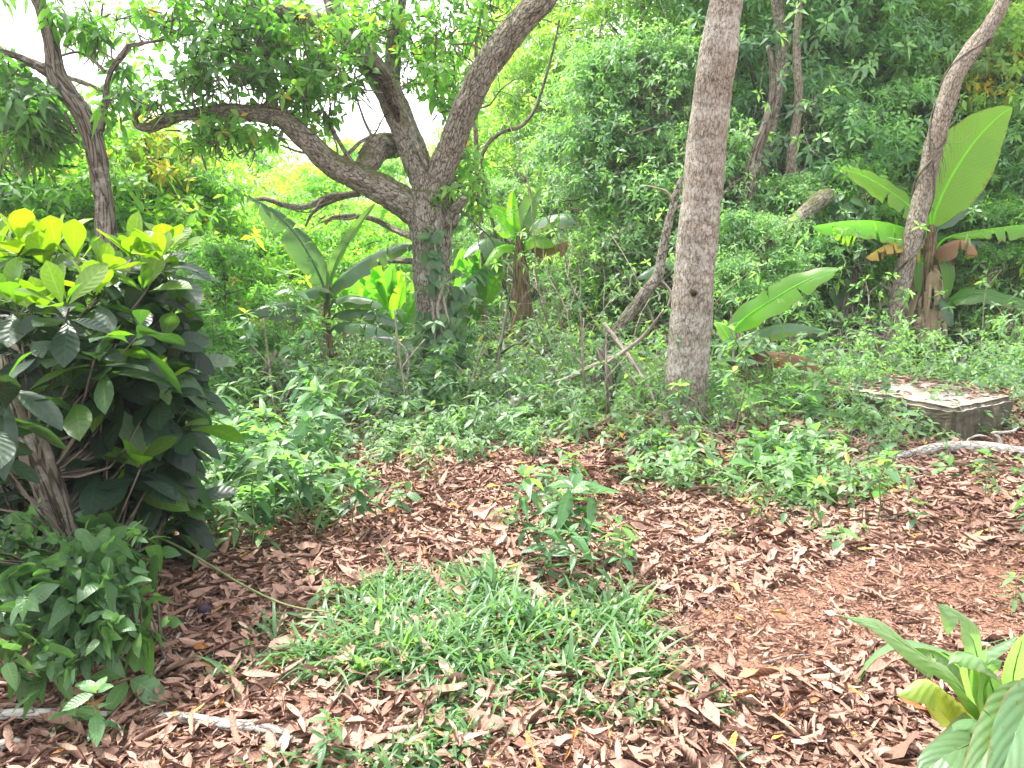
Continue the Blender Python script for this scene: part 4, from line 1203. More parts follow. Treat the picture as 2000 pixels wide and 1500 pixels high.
    L = [
        (pxs([(1442, 690), (1432, 650), (1455, 622), (1510, 585, 8.0), (1575, 548, 7.9), (1643, 524, 7.8)], D), 0.328, dict(tears=.08, sag=.1, rnd=.6, facing=(.2, -.8, .7), petiole=.12, fold=.1)),
        (pxs([(1442, 700), (1440, 668), (1470, 652), (1520, 634, 8), (1570, 636, 7.9), (1625, 650, 7.8)], D), 0.197, dict(tears=.4, sag=.5, rnd=.3, petiole=.2, mat='banana_grey')),
        (pxs([(1444, 710), (1440, 680, 8.1), (1460, 664, 7.9), (1490, 660, 7.7)], D), 0.246, dict(tears=.22, sag=.3, rnd=.35, petiole=.1, mat='banana_grey')),
        (pxs([(1446, 720), (1460, 700, 8), (1490, 690, 7.8), (1530, 690, 7.6), (1575, 700, 7.5), (1605, 722, 7.4)], D), 0.138, dict(tears=.9, sag=1.43, rnd=.12, petiole=.15, mat='banana_dead', ragged=.55, name='withered_leaf', label='dead brown arching leaf')),
        (pxs([(1440, 700), (1428, 670, 8.2), (1410, 640, 8.3), (1395, 625, 8.4)], D), 0.213, dict(tears=.22, sag=.2, rnd=.6, petiole=.1)),
        (pxs([(1444, 720), (1420, 705, 8.0), (1440, 700, 7.7), (1500, 712, 7.4)], D), 0.246, dict(tears=.22, sag=.3, rnd=.25, petiole=.1, mat='banana_grey')),
    ]
    banana_plant(t, st, L, o3, 'banana', rng)

    # old banana hidden behind the trunk: yellow hanging leaves
    D = 11.0
    g = onground(P(1400, 600, D)[0], D)
    t = thing('banana_plant', 'half-hidden banana plant behind the pale trunk with a rusty yellow leaf', 'banana plant', g)
    o3 = np.array(g)
    st = np.vstack([[(g[0], g[1], g[2] - .1, .12)], pxpath([(1396, 600, 26), (1392, 560, 20), (1388, 530, 12)], D)])
    L = [
        (pxs([(1388, 560), (1390, 540), (1410, 545, 10.8), (1440, 570, 10.5), (1455, 590, 10.4)], D), 0.149, dict(tears=.9, sag=1.04, rnd=.5, grad=-.3, mat='banana_dead', ragged=.55, name='withered_leaf', label='rusty yellow leaf')),
        (pxs([(1388, 550), (1385, 520), (1410, 508, 10.8), (1450, 520, 10.6), (1475, 545, 10.5)], D), 0.262, dict(tears=.22, sag=.5, rnd=.6)),
        (pxs([(1386, 550), (1350, 510, 10.8), (1310, 505, 10.6), (1265, 528, 10.4), (1240, 545, 10.4)], D), 0.295, dict(tears=.38, sag=.3, rnd=.3, mat='banana_grey')),
        (pxs([(1386, 550), (1360, 480, 11), (1335, 450, 11), (1318, 480, 10.9)], D), 0.295, dict(tears=.22, sag=.3, rnd=.4, mat='banana_grey', facing=(0, -1, .3))),
        (pxs([(1390, 560), (1420, 540, 10.9), (1460, 518, 10.8), (1480, 530, 10.7)], D), 0.115, dict(tears=.9, sag=1.04, rnd=.62, mat='banana_dead', ragged=.55, name='withered_leaf', label='curled yellow leaf')),
    ]
    banana_plant(t, st, L, o3, 'banana', rng)


bananas()


# big upright paddle leaves behind the trunk
def paddle_clumps():
    rng = np.random.default_rng(41)
    for (px, py, D, cnt, hw, hh, lab, cat) in ((748, 650, 11.2, 24, 64, 135, 'clump of bright upright paddle-shaped leaves left of the vine-covered trunk', 'heliconia'),
                                               (905, 625, 11.6, 22, 58, 140, 'clump of bright arching paddle leaves right of the vine-covered trunk', 'heliconia')):
        g = onground(P(px, py, D)[0], D)
        t = thing('heliconia_clump', lab, cat, g)
        o3 = np.array(g)
        for i in range(cnt):
            fx = rng.uniform(-1, 1)
            dd = D + rng.uniform(-.5, .4)
            b = P(px + fx * hw * .35, py, dd); b[2] = float(H(b[0], b[1]))
            tip = P(px + fx * hw * 1.35 + rng.normal(0, 8), py - hh * rng.uniform(.75, 1.15) * (1 - .25 * abs(fx)), dd - .3)
            mid = b * .45 + tip * .55 + np.array([0, .05, .16])
            mb = MB()
            banana_blade(mb, np.array([b, b * .7 + mid * .3 + np.array([0, 0, .1]), mid, tip]), rng.uniform(.22, .36), rng, tears=.12, fold=.3, rnd=np.clip(rng.normal(.45, .22), 0, .9), sag=.05, petiole=.35, rib=.012, facing=(-.2 * fx, -1, .35))
            link('leaf', mb.mesh('leaf', attrs=('lf', 'bk'), origin=o3), M['banana'], t)


paddle_clumps()


# ------------------------------------------------------------------ glossy shrub, left foreground
def glossy_shrub():
    g = G(210, 1262)
    t = thing('glossy_shrub', 'dark glossy large-leaved shrub with lime young leaves on top and leaning trunk', 'shrub', g)
    o3 = np.array(g)
    rng = np.random.default_rng(51)
    trunk = pxpath([(222, 1290, 58, g[1]), (200, 1210, 50, g[1]), (160, 1120, 50, g[1]), (118, 1015, 54, 2.98), (88, 930, 58, 3.0), (60, 850, 62, 3.05), (35, 780, 60, 3.1), (10, 700, 54, 3.2), (-30, 600, 44, 3.4), (-70, 500, 30, 3.6)], 3.0)
    trunk = np.vstack([[(g[0] + .03, g[1], g[2] - .1, .08)], trunk])
    fused_wood('trunk', [trunk], M['bark_red'], t, voxel=0.009, lump=0.06, origin=o3, rough=0.009, sides=16, nfreq=9)
    heads = [  # (px, py, depth, tone) rosettes read off the photo, young backlit lime ones highest, inner shade put into tone
        (60, 500, 3.5, .92), (20, 520, 3.6, .9), (95, 520, 3.45, .85), (205, 520, 3.5, .86), (330, 500, 3.6, .97), (290, 510, 3.7, .82), (80, 600, 3.2, .82), (185, 570, 3.3, .88), (280, 560, 3.5, .75), (-40, 560, 3.4, .85),
        (150, 545, 3.8, .7), (240, 610, 3.5, .55), (120, 660, 3.1, .45), (40, 660, 3.0, .35), (200, 650, 3.3, .4), (290, 640, 3.5, .35), (340, 600, 3.6, .4), (320, 560, 3.7, .3),
        (225, 660, 3.25, .58), (260, 700, 3.4, .62), (300, 700, 3.6, .4), (150, 720, 3.2, .35), (70, 720, 3.2, .25), (110, 800, 3.3, .3), (180, 790, 3.4, .3), (240, 770, 3.5, .3), (290, 745, 3.4, .8), (330, 780, 3.6, .35),
        (130, 740, 3.05, .55), (0, 730, 2.75, .45), (15, 790, 2.7, .3), (-20, 860, 2.7, .3), (30, 640, 3.4, .3), (200, 850, 3.4, .3), (150, 880, 3.5, .25), (250, 850, 3.5, .35), (100, 900, 3.6, .2), (200, 930, 3.5, .3), (260, 910, 3.4, .5), (235, 980, 3.4, .55),
        (160, 970, 3.6, .3), (60, 960, 3.7, .2), (300, 860, 3.5, .45), (-60, 680, 3.2, .3), (-90, 760, 3.1, .3), (-60, 940, 3.0, .3), (-130, 600, 3.3, .5), (-150, 700, 3.2, .3), (-180, 850, 3.2, .3), (-120, 520, 3.5, .8),
        (215, 700, 3.8, .2), (130, 620, 3.8, .2), (60, 580, 3.9, .2), (260, 600, 3.9, .2), (90, 850, 3.9, .2), (20, 900, 3.9, .2), (170, 820, 4.0, .2), (280, 800, 4.0, .25), (350, 690, 3.9, .3), (220, 780, 4.1, .2), (-20, 780, 4.0, .2), (120, 700, 4.1, .2), (40, 780, 3.8, .15), (0, 850, 3.6, .15), (230, 900, 3.9, .2),
        (150, 760, 3.7, .12), (60, 690, 3.6, .12), (200, 720, 3.6, .12), (100, 760, 3.5, .12), (160, 660, 3.6, .15), (250, 820, 3.8, .15), (40, 840, 3.5, .12), (130, 830, 3.6, .12), (310, 620, 3.8, .2), (200, 600, 3.8, .15), (100, 940, 3.8, .12), (30, 1000, 3.9, .12), (180, 900, 3.8, .12),
    ]
    for i_ in range(110):
        heads.append((rng.uniform(-60, 330), rng.uniform(690, 1030), rng.uniform(3.2, 4.1), rng.uniform(.12, .4)))
    pos = np.array([P(h[0], h[1] + 8, h[2]) for h in heads]); n_ = len(pos)
    heads += [(385, 640, 3.8, .35), (370, 700, 3.8, .3), (375, 590, 3.9, .5), (350, 540, 3.8, .75), (395, 520, 3.9, .5), (255, 495, 3.7, .9), (150, 505, 3.5, .88), (0, 480, 3.7, .9), (270, 905, 3.2, .7), (305, 745, 3.35, .85), (225, 930, 3.3, .6), (130, 590, 3.0, .8), (25, 585, 3.1, .75), (330, 860, 3.5, .5), (310, 940, 3.5, .6), (180, 690, 3.05, .6), (345, 800, 3.6, .55), (270, 640, 3.2, .6), (45, 470, 3.4, .95), (110, 480, 3.6, .9), (370, 480, 3.8, .85)]
    heads += [(rng.uniform(260, 405), rng.uniform(640, 960), rng.uniform(3.4, 3.9), rng.uniform(.2, .66)) for i_ in range(22)]
    pos = np.array([P(h[0], h[1] + 8, h[2]) for h in heads]); n_ = len(pos)
    heads = [((h[0] if h[0] < 315 else 315 + (h[0] - 315) * .35), *h[1:]) for h in heads]
    pos = np.array([P(h[0], h[1] + 8, h[2]) for h in heads]); n_ = len(pos)
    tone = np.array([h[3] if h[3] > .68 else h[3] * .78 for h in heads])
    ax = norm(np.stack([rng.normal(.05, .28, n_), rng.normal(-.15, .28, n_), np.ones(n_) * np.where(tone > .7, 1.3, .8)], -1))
    hot = tone > .68
    T1, T2 = tmpl('obov', 7, fold=.22, wave=.02), tmpl('obov', 7, fold=.12, wave=.03)
    mb = MB()
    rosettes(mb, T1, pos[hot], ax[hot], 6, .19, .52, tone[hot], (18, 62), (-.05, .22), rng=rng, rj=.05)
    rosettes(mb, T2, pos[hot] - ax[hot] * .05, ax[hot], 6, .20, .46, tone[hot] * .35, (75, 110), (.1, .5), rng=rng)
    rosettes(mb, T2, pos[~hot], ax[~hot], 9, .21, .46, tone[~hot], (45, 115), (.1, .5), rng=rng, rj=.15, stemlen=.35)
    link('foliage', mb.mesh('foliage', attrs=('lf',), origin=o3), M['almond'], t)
    tw = MB()
    for i in range(n_):
        k = int(np.clip(9 - (heads[i][1] - 480) / 75, 3, len(trunk) - 1))
        s = trunk[k, :3]
        m1 = s * .5 + pos[i] * .5 + np.array([0, 0, -.10]) + rng.normal(0, .05, 3)
        tube(tw, np.array([(*s, .007), (*m1, .0055), (*pos[i], .004)]), step=.08, sides=6, wob=.006, cap=False)
    link('branch_sprays', tw.mesh('branch_sprays', attrs=('bk',), origin=o3), M['bark_red'], t)

    # leafy climber massed round the trunk's foot
    g2 = G(110, 1310)
    t = thing('climbing_shrub', 'drooping grey-green leafy climber massed round the foot of the leaning trunk', 'shrub', g2)
    o3 = np.array(g2)
    mb, tw = MB(), MB()
    T = tmpl('heart', 8, fold=.2, wave=.04)
    blobs = [(55, 1030, 2.75, 50, 45, .18, 12, .7), (30, 1100, 2.6, 90, 50, .22, 22, .5), (140, 1090, 2.6, 90, 50, .22, 22, .4), (60, 1160, 2.5, 100, 55, .2, 24, .45), (180, 1160, 2.55, 90, 55, .2, 24, .4), (235, 1140, 2.6, 60, 60, .2, 14, .5),
             (240, 1190, 2.55, 60, 40, .18, 12, .4), (40, 1230, 2.4, 80, 40, .18, 14, .5), (150, 1250, 2.45, 80, 45, .18, 16, .35), (90, 1280, 2.35, 90, 40, .15, 12, .4), (200, 1260, 2.45, 40, 50, .12, 8, .6), (-60, 1130, 2.5, 60, 110, .2, 20, .4), (260, 1060, 2.75, 50, 40, .2, 10, .5), (190, 1040, 2.9, 70, 30, .2, 10, .5), (275, 1240, 2.5, 30, 30, .1, 4, .6)]
    for b in blobs:
        c = P(b[0], b[1], b[2])
        u = norm(rng.normal(size=(b[6], 3))) * rng.uniform(.2, 1, (b[6], 1)) ** .5
        ps = c + u * np.array([b[3] * b[2] / F, b[5], b[4] * b[2] / F])
        a_ = norm(u * .4 + np.array([.1, -.35, .2]) + rng.normal(0, .5, u.shape))
        rosettes(mb, T, ps, a_, 5, .084 * rng.uniform(.5, 1.3, b[6]), .58, np.clip(b[7] - .1 + rng.normal(0, .22, b[6]), 0, 1), (45, 115), (.05, .75), rng=rng, stemlen=.8)
        for i in range(b[6]):
            root = np.array([g2[0] + rng.normal(0.05, .12), g2[1] + .15 + rng.normal(0, .08), g2[2]])
            tube(tw, np.array([(*root, .006), (*(root * .45 + ps[i] * .55 + np.array([0, .05, .10])), .0045), (*ps[i], .0025)]), step=.08, sides=4, wob=.006, cap=False)
    link('foliage', mb.mesh('foliage', attrs=('lf',), origin=o3), M['vine'], t)
    link('stems', tw.mesh('stems', attrs=('bk',), origin=o3), M['bark_red'], t)


glossy_shrub()


# ------------------------------------------------------------------ broad-leaved plant, right foreground
def broad_plant():
    D = 1.85
    g = onground(P(1960, 1540, D)[0], D)
    t = thing('broad_leaved_plant', 'broad-leaved pale green plant with arching torn leaves beside the red path', 'plant', g)
    o3 = np.array(g)
    rng = np.random.default_rng(61)
    mb = MB()
    b = P(1975, 1420, D)
    tube(mb, np.array([(g[0], g[1], g[2] - .03, .022), (g[0] - .01, g[1], g[2] + .15, .019), (*b, .013), (*P(1985, 1330, D), .009)]), step=.03, sides=10)
    link('stem', mb.mesh('stem', attrs=('bk', 'lf'), origin=o3), M['greenstem'], t)
    L = [
        (pxs([(1960, 1440), (1900, 1370, 1.75), (1840, 1310, 1.7), (1770, 1260, 1.66), (1710, 1222, 1.63), (1630, 1200, 1.6)], D), .175, dict(tears=.35, sag=.15, rnd=.75, petiole=.04, facing=(.1, -.35, 1), lobes=.8, rib=.0045)),
        (pxs([(1940, 1400), (1915, 1320, 1.72), (1900, 1250, 1.66), (1872, 1205, 1.64), (1826, 1176, 1.62)], D), .165, dict(tears=.25, sag=.3, rnd=.7, petiole=.1, facing=(0, -.7, .7), lobes=.4, rib=.0045)),
        (pxs([(1940, 1390), (1880, 1300, 1.85), (1820, 1262, 1.85), (1760, 1258, 1.83), (1700, 1290, 1.8), (1672, 1340, 1.78)], D), .085, dict(tears=.15, sag=.3, rnd=.55, petiole=.15, facing=(.2, .5, 1), rib=.004)),
        (pxs([(1955, 1420), (1900, 1330, 1.9), (1850, 1285, 1.95), (1930, 1270, 1.95), (1990, 1240, 1.95)], D), .09, dict(tears=.3, sag=.4, rnd=.3, petiole=.3, rib=.004)),
        (pxs([(1985, 1400), (1978, 1340, 1.72), (1985, 1280, 1.66), (2010, 1220, 1.62)], D), .13, dict(tears=.1, sag=.1, rnd=.8, petiole=.1, facing=(0, -1, .3), lobes=.3, rib=.0045)),
        (pxs([(1990, 1400), (1985, 1370, 1.55), (1955, 1420, 1.45), (1920, 1480, 1.4), (1880, 1560, 1.36)], D), .14, dict(tears=.05, sag=.1, rnd=.7, petiole=.06, facing=(-.3, -1, .5), rib=.005)),
        (pxs([(2030, 1400), (2015, 1370, 1.5), (1985, 1430, 1.42), (1960, 1500, 1.38), (1935, 1580, 1.35)], D), .14, dict(tears=.05, sag=.1, rnd=.5, petiole=.06, facing=(-.3, -1, .5), rib=.005)),
        (pxs([(1950, 1440), (1890, 1395, 1.78), (1840, 1345, 1.75), (1800, 1330, 1.73), (1750, 1360, 1.72)], D), .10, dict(tears=.7, sag=.8, rnd=.9, petiole=.2, lobes=.5, rib=.004)),
        (pxs([(1960, 1470), (1930, 1440, 1.65), (1890, 1455, 1.58), (1840, 1480, 1.52), (1790, 1520, 1.5)], D), .14, dict(tears=.05, sag=.1, rnd=.35, petiole=.08, facing=(-.2, -.5, 1), rib=.0045)),
        (pxs([(1960, 1440), (1930, 1400, 1.7), (1920, 1350, 1.62), (1935, 1300, 1.6), (1960, 1290, 1.6)], D), .10, dict(tears=.15, sag=.2, rnd=.8, petiole=.1, facing=(.3, -.8, .5), lobes=.5, rib=.004)),
        (pxs([(1950, 1430), (1905, 1365, 1.85), (1865, 1300, 1.85), (1815, 1270, 1.82), (1770, 1300, 1.8)], D), .12, dict(tears=.3, sag=.4, rnd=.6, petiole=.1, lobes=.5, rib=.004)),
        (pxs([(1965, 1450), (1940, 1350, 1.68), (1915, 1290, 1.63), (1880, 1275, 1.6), (1850, 1300, 1.58)], D), .13, dict(tears=.2, sag=.4, rnd=.7, petiole=.1, lobes=.4, rib=.004)),
        (pxs([(1970, 1450), (1935, 1420, 1.6), (1900, 1410, 1.55), (1860, 1430, 1.5)], D), .12, dict(tears=.2, sag=.3, rnd=.45, petiole=.1, rib=.004)),
        (pxs([(2000, 1420), (2030, 1330, 1.8), (2060, 1280, 1.8), (2110, 1260, 1.8)], D), .12, dict(tears=.1, sag=.3, rnd=.5, petiole=.1, rib=.004)),
        (pxs([(1970, 1460), (1920, 1410, 1.9), (1870, 1400, 1.95), (1830, 1420, 1.98)], D), .08, dict(tears=.1, sag=.3, rnd=.3, petiole=.1, rib=.004)),
    ]
    for lf in L:
        mb = MB()
        banana_blade(mb, lf[0], lf[1], rng, **lf[2])
        link('leaf', mb.mesh('leaf', attrs=('lf', 'bk'), origin=o3), M['ginger'], t)


broad_plant()


# ------------------------------------------------------------------ background trees
def tree_kind(seed, h, cr, low, T, k, L, ratio, ncl, nlobes, tr, mat, bark, lean=0.0, tone=.5, fill=.5):
    """one tree as (trunk mesh, crown mesh): limbs end in leafy lobes with gaps between them"""
    rng = np.random.default_rng(seed)
    lobes = []
    for i in range(nlobes):
        z = low + (h - low) * rng.uniform(0, 1) ** .85
        env = cr * max(.25, math.sin(PI * min(max((z - low) / (h - low) * .86 + .12, 0.02), .98)) ** .6)
        a = rng.uniform(0, 2 * PI); q = env * rng.uniform(.15, 1) ** .6
        lobes.append((q * math.cos(a) + lean * z, q * math.sin(a), z, rng.uniform(.42, .85) * cr * .46, np.clip(tone + rng.normal(0, .13), .05, .95)))
    wb = MB()
    n_ = 9
    zz = np.linspace(-.15, h * .82, n_)
    tp = np.column_stack([lean * zz + .18 * np.sin(zz * .9 + seed), .15 * np.cos(zz * .8 + seed), zz, tr * (1 - .78 * np.linspace(0, 1, n_))])
    tp[0, 3] *= 1.5
    tube(wb, tp, step=.25, sides=10, lump=.06)
    for i, lb in enumerate(lobes):
        z0 = max(.4, lb[2] - rng.uniform(.5, 1.6))
        kk = int(np.clip(np.searchsorted(zz, z0), 1, n_ - 1))
        s = tp[kk, :3]
        e = np.array(lb[:3])
        m = s * .5 + e * .5 + np.array([rng.normal(0, .15), rng.normal(0, .15), rng.uniform(-.1, .3)])
        r0 = min(tp[kk, 3] * .55, .09)
        tube(wb, np.array([(*s, r0), (*m, r0 * .6), (*e, r0 * .2)]), step=.22, sides=6, wob=.05, seed=i)
        for j in range(3):
            d = norm(rng.normal(size=3)) * lb[3]
            tube(wb, np.array([(*(m * .4 + e * .6), r0 * .35), (*(e + d * .5), r0 * .2), (*(e + d), .004)]), step=.25, sides=4, wob=.03, cap=False, seed=j)
    cb = MB()
    per = int(ncl * .52) // nlobes
    free = int(ncl * .22)                      # loose sprays between the lobes
    fz = low + (h - low) * rng.uniform(0, 1, free)
    fe = cr * np.maximum(.3, np.sin(PI * np.clip((fz - low) / (h - low) * .86 + .12, .02, .98)) ** .6)
    fa = rng.uniform(0, 2 * PI, free); fq = fe * rng.uniform(.05, 1.1, free) ** .6
    fp = np.stack([fq * np.cos(fa) + lean * fz, fq * np.sin(fa), fz], -1)
    rosettes(cb, T, fp, norm(np.stack([np.cos(fa), np.sin(fa), np.full(free, .9)], -1) + rng.normal(0, .5, (free, 3))), k, L * rng.uniform(.75, 1.25, free), ratio,
             np.clip(tone + .1 + rng.normal(0, .18, free), 0, 1), (40, 105), (.1, .5), rng=rng, stemlen=.3)
    for i in range(0, free, 9):
        kk = int(np.clip(np.searchsorted(zz, fp[i, 2] - .5), 1, n_ - 1)); s0 = tp[kk, :3]
        md_ = s0 * .4 + fp[i] * .6 + rng.normal(0, .15, 3)
        tube(wb, np.array([(*s0, .018), (*md_, .011), (*fp[i], .004)]), step=.2, sides=4, wob=.05, cap=False, seed=i)
    for lb in lobes:
        cnt = int(per * (lb[3] / (.27 * cr)) ** 1.3) + 4
        u = norm(rng.normal(size=(cnt, 3)))
        u[:, 2] = np.where(u[:, 2] < -.45, -u[:, 2] * .6, u[:, 2])
        rr = lb[3] * rng.uniform(fill * .5, 1.35, (cnt, 1))
        pos = np.array(lb[:3]) + u * rr * np.array([1.15, 1.15, .75])
        pos[:, 2] = np.maximum(pos[:, 2], .12)
        ax = norm(u * .7 + np.array([0, 0, .5]) + rng.normal(0, .4, (cnt, 3)))
        rosettes(cb, T, pos, ax, k, L * rng.uniform(.75, 1.2, cnt), ratio, np.clip(lb[4] + rng.normal(0, .14, cnt), 0, 1), (40, 105), (.1, .5), rng=rng, stemlen=.3)
    tm = wb.mesh('trunk', attrs=('bk',)); tm.materials.append(M[bark])
    cm = cb.mesh('crown', attrs=('lf',)); cm.materials.append(M[mat])
    return tm, cm


def place_tree(kind, name, label, cat, x, y, rz, sc, group=None):
    t = thing(name, label, cat, onground(x, y), group, rz, sc)
    link('trunk', kind[0], None, t)
    link('crown', kind[1], None, t)
    return t


TT = tmpl_tiny()
K = {
    'broad': tree_kind(101, 9.5, 2.6, .7, TT, 7, .17, .38, 3700, 30, .17, 'deep', 'bark_red', tone=.5),
    'broad2': tree_kind(102, 9.0, 2.4, 1.2, TT, 8, .15, .36, 3700, 28, .15, 'deep', 'bark', lean=.05, tone=.6),
    'light': tree_kind(103, 10.0, 2.7, 1.5, TT, 7, .17, .40, 4300, 30, .14, 'fresh', 'slender', tone=.65),
    'lime': tree_kind(104, 5.0, 2.3, .4, TT, 6, .15, .42, 3400, 24, .09, 'lime', 'slender', tone=.5),
    'lime2': tree_kind(105, 3.4, 1.6, .25, tmpl('oval', 2, .2), 6, .15, .45, 1500, 20, .05, 'lime', 'bark_red', tone=.4),
    'mango': tree_kind(106, 3.6, 1.6, .2, tmpl('lance', 2, .2), 7, .17, .38, 1500, 22, .06, 'mango', 'bark_red', tone=.5),
    'thicket': tree_kind(107, 4.6, 1.5, .15, TT, 6, .11, .40, 5200, 34, .05, 'fine', 'twig', tone=.4, fill=.25),
    'thicket2': tree_kind(108, 3.4, 1.5, .1, TT, 6, .11, .42, 4200, 28, .05, 'fine', 'twig', tone=.6, fill=.3),
    'amber': tree_kind(109, 3.6, .9, 1.6, tmpl('lance', 2, .2), 5, .13, .4, 420, 16, .05, 'amber', 'bark_red', tone=.5),
}
K['bushy'] = tree_kind(110, 4.6, 2.0, .1, TT, 7, .16, .40, 3400, 30, .07, 'deep', 'bark_red', tone=.6, fill=.35)
K['bushy2'] = tree_kind(111, 6.0, 2.2, .2, TT, 7, .14, .40, 4200, 34, .08, 'fresh', 'bark_red', tone=.6, fill=.35)
r_ = random.Random(5)


def at_px(px, d):
    return P(px, 500, d)[0], d


